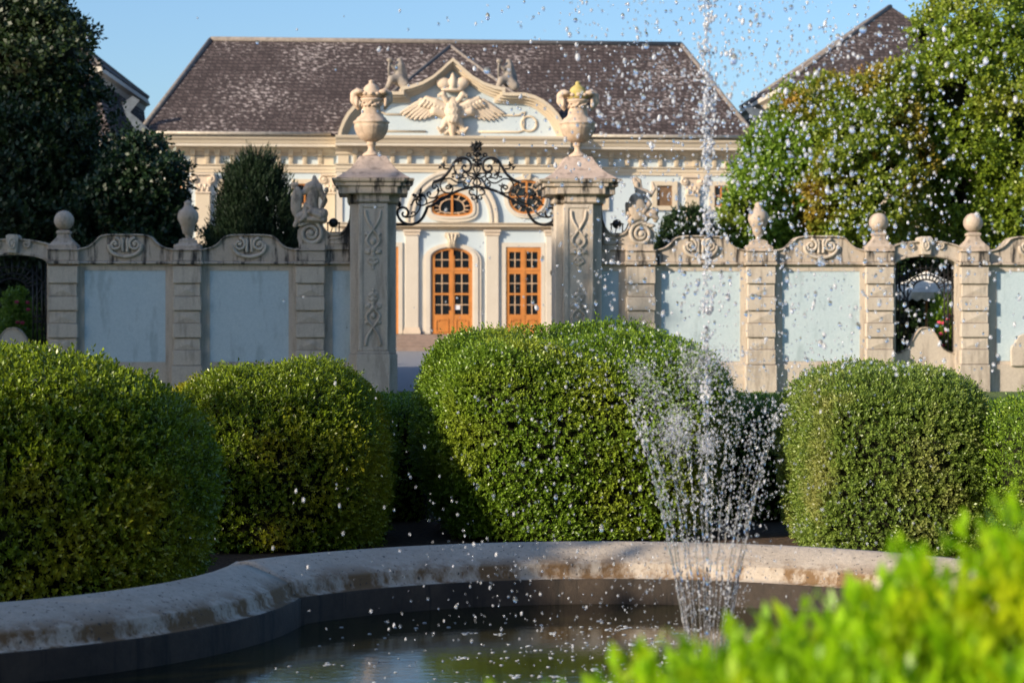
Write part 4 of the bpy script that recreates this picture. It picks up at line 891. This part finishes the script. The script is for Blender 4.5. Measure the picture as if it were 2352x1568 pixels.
for s_ in (-1, 1):
    parts += [(p3(s_*6, 246), .17, p3(s_*15, 236, .3), .13), (p3(s_*15, 236, .3), .13, p3(s_*22, 226, .35), .14), (p3(s_*22, 225, .35), .13, p3(s_*31, 228, .38), .07), (p3(s_*31, 228, .38), .06, p3(s_*33, 233, .38), .03), (p3(s_*14, 250), .16, p3(s_*26, 248), .14), (p3(s_*12, 282), .20, p3(s_*19, 294, .25), .13), (p3(s_*19, 294, .25), .10, p3(s_*29, 306, .25), .06), (p3(s_*29, 306, .25), .07, p3(s_*34, 300, .3), .05),
              (p3(s_*8, 305), .09, p3(s_*16, 312), .07), (p3(s_*26, 310), .08, p3(s_*18, 304), .07)]
for i in range(5):
    for j in (-1, 0, 1): parts.append((p3(j*6+(3 if i % 2 else 0)-1, 252+i*8, .52-.03*abs(j)), (.10, .07, .13), 0))
blob('carved_eagle', parts, 'relief', ped, .024, 1)
for s_ in (-1, 1):
    parts = [(p3(s_*14, 256), .22, p3(s_*38, 244, .2), .20), (p3(s_*38, 244, .2), .20, p3(s_*58, 236, .15), .15), (p3(s_*20, 268), .2, p3(s_*40, 262, .2), .2)]
    tips = [(116, 266), (112, 272), (104, 277), (95, 280), (85, 281), (74, 281), (63, 279), (52, 275), (42, 270)]; root = [(70, 238), (66, 240), (60, 243), (54, 246), (48, 248), (42, 250), (36, 252), (30, 254), (26, 256)]
    for (a, b_), (c_, e_) in zip(root, tips): parts.append((p3(s_*a, b_, .14), .10, p3(s_*c_, e_, .10), .045))
    for i in range(6): parts.append((p3(s_*(24+i*8), 256-i*3.0, .30), .08, p3(s_*(30+i*8.5), 262-i*2.4, .26), .055))
    blob('eagle_wing', parts, 'relief', ped, .024, 1)
parts = [((p3(0, 215, .25)), (.50, .22, .09), 0), ((p3(-20, 200, .25)), (.34, .22, .26), .3), ((p3(20, 200, .25)), (.34, .22, .26), -.3), ((p3(0, 198, .38)), (.16, .16, .30), 0), ((p3(0, 182, .3)), (.09, .09, .09), 0), (p3(0, 190, .3), .06, p3(0, 176, .3), .04)]
blob('carved_crown', parts, 'relief', ped, .03)
# roof
xr0, xr1 = F.x(484, -5.6), F.x(1565, -5.6); zr = F.z(97, -5.6); ze = pz(316); xe0, xe1 = F.x(318, 1.0), F.x(1738, 1.0)
mb = MB(); V_ = [(xe0, -1.0, ze), (xe1, -1.0, ze), (xe1, 12.5, ze), (xe0, 12.5, ze), (xr0, 5.6, zr), (xr1, 5.6, zr)]
mb.add(V_, [(0, 1, 5, 4), (1, 2, 5), (2, 3, 4, 5), (3, 0, 4), (3, 2, 1, 0)]); rf = mb.build('roof', 'tiles', pal)
mb = MB(); mb.tube([V_[4], V_[5]], .13, 8); mb.tube([V_[0], V_[4]], .11, 8); mb.tube([V_[1], V_[5]], .11, 8); mb.build('ridge_tiles', 'ridge', rf)
A_ = (F.x(783, .9), -.6, ze+.1); B_ = (F.x(1309, .9), -.6, ze+.1); P_ = (F.x(1035, -5.0), 5.0, F.z(106, -5.0))
mb = MB(); mb.add([A_, B_, P_, (A_[0], 5.0, ze+.1), (B_[0], 5.0, ze+.1)], [(0, 1, 2), (0, 2, 3), (1, 4, 2), (0, 3, 4, 1), (3, 2, 4)]); cf = mb.build('central_roof', 'tiles', pal)
mb = MB(); mb.tube([A_, P_], .08, 8); mb.tube([B_, P_], .08, 8); mb.build('hip_tiles', 'ridge', cf)
# terrace and steps
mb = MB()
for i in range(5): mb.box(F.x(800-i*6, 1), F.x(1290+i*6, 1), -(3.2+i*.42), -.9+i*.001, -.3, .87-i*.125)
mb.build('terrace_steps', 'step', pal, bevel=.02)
# little wall lantern
mb = MB(); c = (F.x(1262), -(RD+.4), pz(628)); mb.ball(c, .12, 10, 8, (1, 1, 1.3)); mb.tube([(c[0], c[1], c[2]+.15), (c[0], c[1], c[2]+.3)], .04); mb.tube([(c[0], c[1], c[2]-.15), (c[0]+.05, c[1], c[2]-.35), (c[0]+.05, c[1]+.35, c[2]-.42)], .025)
lt = thing('wall_lantern', 'small iron wall lantern beside the right orange door', 'lantern', F, (c[0], c[1]+.4, c[2])); mb.build('lantern_body', 'iron', lt)
# seated figures on the pediment
def fig(u, s_, lab):
    t = thing('pediment_figure', lab, 'statue', F, (F.x(u), -(PD-.2), pz(215)), 'seated figures on the pediment'); q = lambda du, v, d=-.1: (F.x(u+s_*du), -(PD+d), pz(v))
    blob('figure', [(q(4, 148), .14, q(4, 150), .14), (q(4, 160), .22, q(3, 178), .26), (q(3, 178), .26, q(4, 190), .32), (q(4, 160), .12, q(-8, 166, .1), .09), (q(-8, 166, .1), .09, q(-17, 158, .1), .07), (q(10, 162), .12, q(17, 178), .10), (q(17, 178), .10, q(18, 192), .12),
        (q(0, 190, .1), .22, q(-15, 192, .25), .18), (q(-15, 192, .25), .16, q(-24, 210, .2), .10), (q(6, 194, .1), .24, q(16, 205, .2), .2), (q(-24, 210, .2), .1, q(-30, 214, .2), .07)], 'greystat', t, .04)
    mb = MB(); mb.tube([q(-19, 150, .15), q(-21, 165, .15), q(-20, 200, .15)], .055, 6, .04); mb.ball(q(-18, 148, .15), .12, sq=(1.2, .8, .8)); mb.build('staff', 'greystat', t)
fig(912, 1, 'seated grey stone figure with a staff on the left shoulder of the pediment'); fig(1160, 1, 'seated weathered stone figure with a staff on the right shoulder of the pediment')

# side pavilions with mansard roofs
def pavilion(label, apex, e0, e1, back, s_):
    """apex, e0 inner front corner, e1 outer front corner of the upper roof, back = inner rear corner (pixels, depths)"""
    t = thing('side_pavilion', label, 'building', F, (F.x(e0[0], e0[2]), -e0[2], .2)); P = lambda q: Vector(F.p(*q))
    A, E0, E1, B = P(apex), P(e0), P(e1), P(back); rr = Vector((A.x, A.y+5, A.z)); BO = Vector((E1.x, B.y, B.z))
    mb = MB(); mb.add([A, E0, E1, B, BO, rr], [(0, 1, 2), (0, 3, 1) if s_ > 0 else (0, 3, 1), (0, 2, 4, 5), (0, 5, 3), (3, 5, 4)]); ur = mb.build('upper_roof', 'tiles', t)
    mb = MB(); mb.tube([A, E0], .10, 6); mb.tube([A, B], .12, 6); mb.build('hip_tiles', 'ridge', ur)
    lo = [E0, E1, BO, B]; cen = (E0+E1+B+BO)/4
    mb = MB()
    def ringz(sc_, dz): return [Vector((cen.x+(p.x-cen.x)*sc_, cen.y+(p.y-cen.y)*sc_, p.z+dz)) for p in lo]
    a, b_, c_, d_ = ringz(1.0, -.06), ringz(1.02, -.30), ringz(.985, -.42), ringz(.97, -.62)
    for q, w_ in ((a, b_), (b_, c_), (c_, d_)): mb.add(q+w_, [(i, (i+1) % 4, 4+(i+1) % 4, 4+i) for i in range(4)])
    mb.build('eaves_band', 'palace_white', t)
    prev = ringz(.97, -.62); mb = MB(); zb = pz(322)
    for j in range(1, 7):
        f = j/6; sc_ = .97+.17*f**1.8; cur = [Vector((cen.x+(p.x-cen.x)*sc_, cen.y+(p.y-cen.y)*sc_, (p.z-.62)*(1-f)+zb*f)) for p in lo]
        mb.add(prev+cur, [(i, (i+1) % 4, 4+(i+1) % 4, 4+i) for i in range(4)]); prev = cur
    mb.build('lower_roof', 'tiles', t)
    mb = MB(); xs = [p.x for p in prev]; ys = [p.y for p in prev]; mb.box(min(xs)+.6, max(xs)-.6, min(ys)+.6, max(ys)-.6, .1, zb-.25); mb.build('wall', 'palace_cream', t)
    mb = MB(); mb.box(min(xs), max(xs), min(ys), max(ys), zb-.5, zb-.02); mb.build('cornice', 'palace_white', t, bevel=.03)
    return t
pr_ = pavilion('palace side pavilion with mansard roof behind the green tree on the right', (2046, 2, -6), (1797, 187, 0), (2330, 187, 0), (1700, 243, -9), 1)
pl_ = pavilion('palace side pavilion with dark mansard roof behind the dark tree on the left', (60, 20, -6), (232, 158, 0), (-250, 158, 0), (340, 232, -9), -1)
# zinc valley sheets where the roofs meet
mb = MB(); q = [(1700, 250), (1716, 246), (1764, 262), (1762, 275), (1745, 300), (1728, 316), (1718, 312), (1722, 290), (1722, 276)]; mb.prism(Q(q), -1.1, -1.04); mb.build('zinc_valley', 'zinc', pr_)
mb = MB(); q = [(286, 250), (310, 233), (326, 243), (304, 270), (322, 284), (348, 309), (318, 311), (296, 280)]; mb.prism(Q(q), -1.1, -1.04); mb.build('zinc_valley', 'zinc', pl_)

# ------------------------------------------------------------------ trees and shrubs behind the wall
def lobe(u, v, Y, ru, rv, ry=None):
    c = at(u, v, Y); return (tuple(c), (ru*Y/FP, (ry if ry else ru*.9)*Y/FP, rv*Y/FP))
GT = 'trees behind the garden wall'
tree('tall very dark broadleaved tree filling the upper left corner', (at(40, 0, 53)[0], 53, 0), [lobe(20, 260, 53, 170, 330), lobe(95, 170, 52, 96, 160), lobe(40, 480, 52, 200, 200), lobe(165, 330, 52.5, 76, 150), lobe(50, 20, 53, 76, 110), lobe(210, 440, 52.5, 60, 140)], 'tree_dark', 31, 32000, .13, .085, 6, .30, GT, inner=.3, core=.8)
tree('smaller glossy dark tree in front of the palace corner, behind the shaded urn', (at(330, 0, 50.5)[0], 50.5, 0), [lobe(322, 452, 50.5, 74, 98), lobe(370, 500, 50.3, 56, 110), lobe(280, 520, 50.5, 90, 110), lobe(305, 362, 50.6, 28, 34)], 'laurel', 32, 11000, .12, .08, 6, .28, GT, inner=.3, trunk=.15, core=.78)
tree('green tree directly behind the sunlit urn, left of the browning tree', (at(1790, 0, 52)[0], 52, 0), [lobe(1815, 345, 52, 62, 110), lobe(1765, 440, 52, 80, 100), lobe(1830, 470, 51.8, 100, 130), lobe(1718, 520, 51.5, 58, 80), lobe(1775, 390, 51.5, 66, 90)], 'tree_lit', 33, 21000, .105, .068, 6, .26, GT, core=.58)
tree('browning tree with orange autumn leaves among the green trees', (at(1960, 0, 51.4)[0], 51.4, 0), [lobe(1950, 310, 51.4, 78, 100), lobe(2005, 250, 51.6, 46, 55), lobe(1985, 400, 51, 110, 150), lobe(1885, 290, 51.4, 60, 90), lobe(1920, 470, 51, 80, 110), lobe(2050, 310, 51.2, 70, 130)], 'tree_autumn', 34, 23000, .10, .065, 6, .26, GT, core=.58)
tree('largest yellow-green tree filling the upper right corner', (at(2215, 0, 52.5)[0], 52.5, 0), [lobe(2085, 240, 52.6, 45, 70), lobe(2165, 135, 52.5, 54, 115), lobe(2240, 110, 52.5, 120, 160), lobe(2180, 260, 52, 120, 150), lobe(2300, 300, 52, 120, 200), lobe(2160, 430, 52.4, 100, 130), lobe(2122, 75, 52.6, 20, 45), lobe(2290, 450, 52.5, 120, 110)], 'tree_yellow', 35, 34000, .10, .065, 6, .26, GT, trunk=.3, core=.58)
# dark hedge mass behind the right trees closes the view
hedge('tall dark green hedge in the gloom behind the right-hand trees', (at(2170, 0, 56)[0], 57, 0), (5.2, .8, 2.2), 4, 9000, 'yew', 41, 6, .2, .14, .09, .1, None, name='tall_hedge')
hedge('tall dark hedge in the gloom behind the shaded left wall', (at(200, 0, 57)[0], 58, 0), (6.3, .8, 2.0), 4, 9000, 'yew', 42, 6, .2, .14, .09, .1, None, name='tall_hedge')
# conifers
def conifer(label, u0, u1, vt, Y, m, seed, n, pw, slen, ll, lw, lean, nl=10, amp=.05, group=None, name='clipped_yew', cat='shrub', up=.9, jit=.35, spikes=.12, wide=1.0):
    rng = np.random.default_rng(seed); x0, x1 = (u0-UC)*Y/FP, (u1-UC)*Y/FP; H = CH+(VH-vt)*Y/FP; cx, hw = (x0+x1)/2, (x1-x0)/2
    t = thing(name, label, cat, None, (cx, Y, 0), group)
    f = rng.uniform(0, 1, n*2)**.75; a = rng.uniform(0, 2*PI, n*2); keep = rng.uniform(0, 1, n*2) < (1-f**pw)**(1/pw)+.1; f, a = f[keep][:n], a[keep][:n]
    r = hw*(1-f**pw)**(1/pw)*wide; P = np.stack([r*np.cos(a), r*np.sin(a), f*H], 1); N = unit(np.stack([np.cos(a), np.sin(a), .3+1.5*f**3], 1))
    P += N*lump(P, seed, 1.8, amp)[:, None]; keep = (N[:, 1] < .3) | (rng.uniform(0, 1, len(P)) < .3); P, N = P[keep], N[keep]
    P -= N*rng.uniform(0, .25, len(P))[:, None]*.6; lg = rng.uniform(0, 1, len(P)) < spikes; P[lg] += N[lg]*slen*.6
    V, T = shoots(P, N, rng, nl, slen, ll, lw, up, jit, .45); quads('foliage', V, T, m, t)
    mb = MB(); mb.lathe([(max(.02, hw*.9*(1-(i/14)**pw)**(1/pw)), i/14*H*.93) for i in range(15)], 0, 0, 24); mb.build('opaque_core', 'twig_shade', t); mb = MB(); mb.tube([(0, 0, -.1), (0, 0, H*.4)], .14); mb.build('trunk', 'bark', t)  # lathed core is solid and dark, light cannot pass the foliage
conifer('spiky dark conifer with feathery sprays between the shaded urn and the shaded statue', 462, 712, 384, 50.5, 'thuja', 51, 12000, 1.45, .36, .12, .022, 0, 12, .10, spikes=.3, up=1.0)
conifer('dark clipped yew dome behind the first scroll gable right of the gateway', 1495, 1672, 482, 50.5, 'yew', 52, 9000, 2.3, .14, .08, .03, 0, 8, .05, wide=1.12)

# behind the small gates: parasol, roses, shaded building
t = thing('parasol', 'large off-white parasol with scalloped edge seen through the right archway', 'parasol', None, tuple(at(2128, 800, 49.6)*np.array([1, 1, 0])), None)
cx, cz0, cz1 = 0., at(0, 672, 49.6)[2], at(0, 622, 49.6)[2]
mb = MB(); n = 8; rim = [(1.15*math.cos(2*PI*i/n+.3), 1.15*math.sin(2*PI*i/n+.3), cz0) for i in range(n)]; mb.add(rim+[(0, 0, cz1), (0, 0, cz1-.04)], [(i, (i+1) % n, n) for i in range(n)]); mb.build('canopy', 'canvas', t)
mb = MB(); q = []
for i in range(n):
    a, b_ = Vector(rim[i]), Vector(rim[(i+1) % n])
    for j in range(4):
        p, r_ = a.lerp(b_, j/4), a.lerp(b_, (j+1)/4); m_ = (p+r_)/2; mb.add([p, r_, r_-Vector((0, 0, .13)), m_-Vector((0, 0, .2)), p-Vector((0, 0, .13))], [(0, 1, 2, 3, 4)])
mb.build('valance', 'canvas', t); mb = MB(); mb.tube([(0, 0, 0), (0, 0, cz1)], .03, 8); mb.build('pole', 'wood', t)
def roses(label, u, Y, hw, top, seed):
    t = tree(label, (at(u, 0, Y)[0], Y, 0), [lobe(u, top+60, Y, hw, 62), lobe(u+hw*.4, top+110, Y, hw*.9, 60), lobe(u-hw*.3, top+120, Y, hw*.8, 60)], 'tree_lit', seed, 2600, .07, .045, 6, .18, None, 'rose_bush', 'rose bush', .03, cull=False, amp=.1)
    rg = random.Random(seed); b0 = at(u, 0, Y)
    for i in range(8):
        fl = MB(); c = at(u+rg.uniform(-1, 1)*hw, top+rg.uniform(5, 120), Y-.45)-np.array([b0[0], Y, 0])
        for j in range(5): a = j*1.256; fl.ball((c[0]+.03*math.cos(a), c[1]+rg.uniform(-.01, .01), c[2]+.02*math.sin(a)), .022, 8, 5)
        fl.ball(tuple(c), .024, 8, 5); fl.build('flower', 'pink', t)
roses('rose bush with pink flowers seen through the right archway', 2172, 48.2, 20, 690, 61); roses('rose bush with pink flowers seen through the left archway', 38, 48.2, 30, 670, 62)
t = thing('garden_building', 'low cream outbuilding seen through the left archway', 'building', None, (at(40, 0, 60)[0], 60, 0))
mb = MB(); mb.box(-2.6, 2.2, 0, 4, 0, 2.5); mb.build('wall', 'palace_cream', t)
mb = MB(); mb.profile([(-.5, 2.505), (2, 3.7), (4.5, 2.505)], -2.9, 2.5); mb.build('roof', 'tiles', t); mb = MB(); mb.box(.5, 1.3, -.02, .02, .02, 2.0); mb.build('door', 'curtain', t)

# ------------------------------------------------------------------ trees out of view: those shading the left wall and basin, then added sky blockers
def shade_tree(label, c, r, seed, n, ll):
    t = tree(label, (c[0], c[1], 0), [((c[0], c[1], c[2]), r), ((c[0]-r[0]*.3, c[1]+.5, c[2]-r[2]*.2), (r[0]*.8, r[1]*.9, r[2]*.9)), ((c[0]+r[0]*.15, c[1]-.3, c[2]-r[2]*.15), (r[0]*.8, r[1], r[2]*.8))], 'tree_dark', seed, n, ll, ll*.8, 6, ll*2, 'trees left of the picture', 'shade_tree', inner=.6, trunk=.3, cull=False, kids=0, gaps=-9)
    mb = MB(); mb.ball((0, 0, c[2]), 1, 24, 14, (r[0]*.9, r[1]*.7, r[2]*.9)); mb.build('opaque_core', 'twig_shade', t)  # solid ball added to stop sun leaking through the crown
shade_tree('tree outside the picture whose shade covers the left garden wall', (-40.6, 22.8, 12.7), (10.3, 3.5, 5.65), 71, 12000, .5)
shade_tree('tree outside the picture whose shade covers the dark corner tree', (-40.5, 33, 8.5), (9.5, 4, 9.5), 72, 9000, .5)
shade_tree('tree outside the picture whose shade covers the lower left hedges', (-18.4, 5, 3.6), (4.2, 1.6, 3.45), 73, 7000, .22)
shade_tree('shrub outside the picture whose shade covers the left of the basin', (-12.0, 5, 2.5), (3.9, 1.5, 2.4), 74, 7000, .2)
shade_tree('tree added outside the picture left of the hedges to block sky light', (-9.2, 15.8, 6.2), (3.3, 3.2, 6.2), 75, 4500, .35)  # this tree and the next are added, unseen, to dim sky fill on hedges
shade_tree('second tree added farther along the left side outside the picture to block sky light', (-13, 26, 4.8), (3.8, 3.6, 4.8), 76, 3500, .35)
shade_tree('tall tree added behind the viewer to the left to block sky light', (-4.5, -8, 9.5), (3.8, 3, 9.5), 77, 3500, .4)  # unseen trees added behind the camera to cut sky light on the hedges
shade_tree('tall tree added behind the viewer in the middle to block sky light', (3, -8, 9), (5, 3, 9), 78, 3500, .4)
shade_tree('tall tree added behind the viewer to the right to block sky light', (11, -6, 9.6), (5, 3, 9.6), 79, 3500, .4)

# ------------------------------------------------------------------ fountain water
rng = np.random.default_rng(90)
ico = []
def drops_obj(name, P, D, S, AS, T, label, cat=None, kind='stuff'):
    """P centres, D long axes, S radii, AS aspect: many small drops as one mesh"""
    bm = bmesh.new(); bmesh.ops.create_icosphere(bm, subdivisions=2, radius=1); tv = np.array([v.co[:] for v in bm.verts]); tf = np.array([[v.index for v in f.verts] for f in bm.faces]); bm.free()
    n = len(P); D = unit(D); A = unit(np.cross(D, rng.normal(0, 1, (n, 3)))); B = np.cross(D, A)
    V = P[:, None, :]+S[:, None, None]*(tv[None, :, 0:1]*A[:, None, :]+tv[None, :, 1:2]*B[:, None, :]+tv[None, :, 2:3]*D[:, None, :]*AS[:, None, None])
    Fc = (tf[None]+(np.arange(n)*len(tv))[:, None, None]).reshape(-1); me = bpy.data.meshes.new(name); me.vertices.add(n*len(tv)); me.vertices.foreach_set('co', V.reshape(-1).astype(np.float32))
    nf = n*len(tf); me.loops.add(nf*3); me.polygons.add(nf); me.loops.foreach_set('vertex_index', Fc.astype(np.int32)); me.polygons.foreach_set('loop_start', np.arange(0, nf*3, 3, dtype=np.int32)); me.polygons.foreach_set('loop_total', np.full(nf, 3, dtype=np.int32))
    me.polygons.foreach_set('use_smooth', [True]*nf); at_ = me.attributes.new('tint', 'FLOAT', 'POINT'); at_.data.foreach_set('value', np.repeat(T, len(tv)).astype(np.float32)); me.update(calc_edges=True); me.materials.append(M['drop'])
    o = bpy.data.objects.new(name, me); C.objects.link(o); tag(o, label, cat, None, kind); return o
def ballistic(n, h, slope, az, t0, t1, spread, wind=(0, 0)):
    r0 = .05 if slope else 0.
    """positions and velocities of n drops of a jet that would reach height h, slope outward, azimuth az"""
    vz = math.sqrt(2*9.81*h); tt = rng.uniform(t0, t1, n)*2*vz/9.81; vr = vz*slope
    vx = vr*math.cos(az)+rng.normal(0, spread, n)*vz*.03; vy = vr*math.sin(az)+rng.normal(0, spread, n)*vz*.03; vzz = vz*(1+rng.normal(0, spread*.02, n))
    P = np.stack([FX+r0*math.cos(az)+vx*tt+wind[0]*tt**2, FY+r0*math.sin(az)+vy*tt+wind[1]*tt**2, .21+vzz*tt-4.905*tt*tt], 1)
    return P, np.stack([vx, vy, vzz-9.81*tt], 1)
Ps, Ds, Ss, As, Ts = [], [], [], [], []
def put(P, D, S, A, T):
    k = P[:, 2] > .17; Ps.append(P[k]); Ds.append(D[k]); Ss.append(S[k]); As.append(A[k]); Ts.append(T[k])
mb = MB(); NJ = 16
for j in range(NJ):
    az = 2*PI*j/NJ+.2; h = 1.24*rng.uniform(.93, 1.07); vz = math.sqrt(2*9.81*h); sl_ = .152; vr = vz*sl_
    # threads near the nozzle, then beads, then loose drops
    for (ta, tb) in ((0, .10), (.104, .15), (.153, .19), (.193, .22), (.225, .25), (.258, .275), (.285, .30)):
        pts = []
        for i in range(7):
            tt = (ta+(tb-ta)*i/6); pts.append((FX+(.05+vr*tt)*math.cos(az)+rng.normal(0, .0015), FY+(.05+vr*tt)*math.sin(az), .21+vz*tt-4.905*tt*tt))
        mb.tube(pts, .0040-.009*ta, 5, .0034-.009*ta)
    n = 84; P, D = ballistic(n, h, sl_, az, .04, .36, .22); put(P, D, rng.uniform(.0014, .0034, n), rng.uniform(1.3, 2.4, n), rng.uniform(.3, 1, n))
    n = 42; P, D = ballistic(n, h*1.05, sl_, az, .25, .98, 1.2, (.03, 0)); put(P, D, rng.uniform(.0014, .0036, n), rng.uniform(1, 1.8, n), rng.uniform(0, 1, n))
# central jet: tall, broken column that scatters at its top
vz = math.sqrt(2*9.81*3.6)
for a in range(16):
    ta = a*.012; pts = [(FX+rng.normal(0, .001), FY, .24+vz*(ta+.009*i/4)-4.905*(ta+.009*i/4)**2) for i in range(5)]; mb.tube(pts, .0055, 6, .0045)
wj = mb.build('water_jets', 'drop'); tag(wj, 'white threads of water rising in a flaring ring from the fountain', None, None, 'stuff')
n = 900; P, D = ballistic(n, 3.6, .0, 0, .05, .5, .10); P[:, :2] += rng.normal(0, .008, (n, 2)); put(P, D, rng.uniform(.003, .0065, n), rng.uniform(1, 1.9, n), rng.uniform(.2, 1, n))
for cl in range(30):           # clumps along the column
    q = rng.uniform(.08, .5); n = 16; P, D = ballistic(n, 3.6, 0, 0, q, q+.004, .15); P += rng.normal(0, .016, (n, 3)); put(P, D, rng.uniform(.004, .008, n), rng.uniform(1, 1.4, n), rng.uniform(.4, 1, n))
for (u, v, s_, nn) in ((1600, 835, 30, 260), (1545, 1000, 26, 240), (1625, 1025, 13, 120), (1470, 860, 16, 70), (1660, 830, 20, 90), (1560, 960, 20, 100), (1500, 900, 26, 90)):     # dense splashes
    c_ = at(u, v, FY); nn *= 4; P = c_+rng.normal(0, 1, (nn, 3))*np.array([s_, 34, s_*1.25])*FY/FP*.85; put(P, rng.normal(0, .3, (nn, 3))+np.array([0, 0, 1]), rng.lognormal(math.log(.0012), .35, nn), rng.uniform(1, 1.6, nn), rng.uniform(.4, 1, nn))
# veil of drops round the jets
n = 3300; P = np.stack([rng.normal(1640, 95, n), rng.uniform(790, 1420, n), FY+rng.normal(0, .35, n)], 1); P = P[np.abs(P[:, 0]-1640) < 60+170*((1450-P[:, 1])/650).clip(0, 1)]; n = len(P)
P = np.array([at(*q) for q in P]); put(P, np.stack([(P[:, 0]-FX)*.8, rng.normal(0, .2, n), np.ones(n)], 1), rng.lognormal(math.log(.0015), .45, n), rng.uniform(1, 2, n), rng.uniform(0, 1, n))
# high scatter, drifting
for (mu, sd, va, vb, n, sz) in ((1640, 210, -60, 720, 1700, 1.1), (1950, 260, 60, 860, 1800, 1.15), (1420, 160, -40, 420, 200, 1.1), (1600, 380, -40, 300, 400, 1.2), (1300, 230, 300, 900, 110, .9), (1450, 220, 760, 1240, 200, .8), (1180, 230, 900, 1560, 230, .9), (1500, 100, 1240, 1560, 380, .62), (1250, 240, 1240, 1560, 200, .66), (1800, 120, 1100, 1350, 110, .7)):
    P = np.stack([rng.normal(mu, sd, n), rng.uniform(va, vb, n), rng.uniform(7.2, 9.9, n)], 1); P = np.array([at(*q) for q in P]); put(P, np.stack([rng.normal(.0, .25, n), rng.normal(0, .2, n), np.ones(n)], 1), rng.lognormal(math.log(.0030*sz), .42, n), rng.uniform(1, 1.9, n), rng.uniform(0, 1, n)**1.3)
for q in ((905, 1435, 3), (707, 1302, 3.2), (1140, 1273, 3.4), (1198, 1408, 3), (680, 1127, 3.2), (893, 1444, 2.2), (1020, 1425, 2), (1410, 1295, 2.6), (1180, 1180, 3), (770, 880, 3), (1885, 945, 2.8), (1700, 20, 5), (1706, 50, 5), (1895, 55, 5)):
    P = at(q[0], q[1], 8.6)[None]; put(P, np.array([[.15, 0, 1.]]), np.array([.0016*q[2]]), np.array([1.9]), np.array([1.]))
drops_obj('water_spray', np.concatenate(Ps), np.concatenate(Ds), np.concatenate(Ss), np.concatenate(As), np.concatenate(Ts), 'glittering water drops of the fountain scattered through the air')
# bubbles and foam flecks on the basin water
n = 260; P = np.stack([np.concatenate([rng.normal(1380, 150, 130), rng.uniform(650, 1650, n-130)]), rng.uniform(1425, 1600, n)], 1); pts = []
for u, v in P:
    Y = 1.54*FP/(v-VH); pts.append(((u-UC)*Y/FP, Y, .162))
pts = np.array(pts); mb = MB()
for i, p in enumerate(pts):
    r_ = rng.uniform(.003, .009); mb.ball(tuple(p), r_, 8, 5, (1.3, 1, .3))
    if rng.uniform() < .12:
        for j in range(7): mb.ball((p[0]+rng.normal(0, .012), p[1]+rng.normal(0, .02), .161), rng.uniform(.004, .010), 6, 4, (1.5, 1, .2))
fo = mb.build('foam_bubbles', 'foam'); tag(fo, 'small bubbles and foam flecks floating on the basin water', None, None, 'stuff')
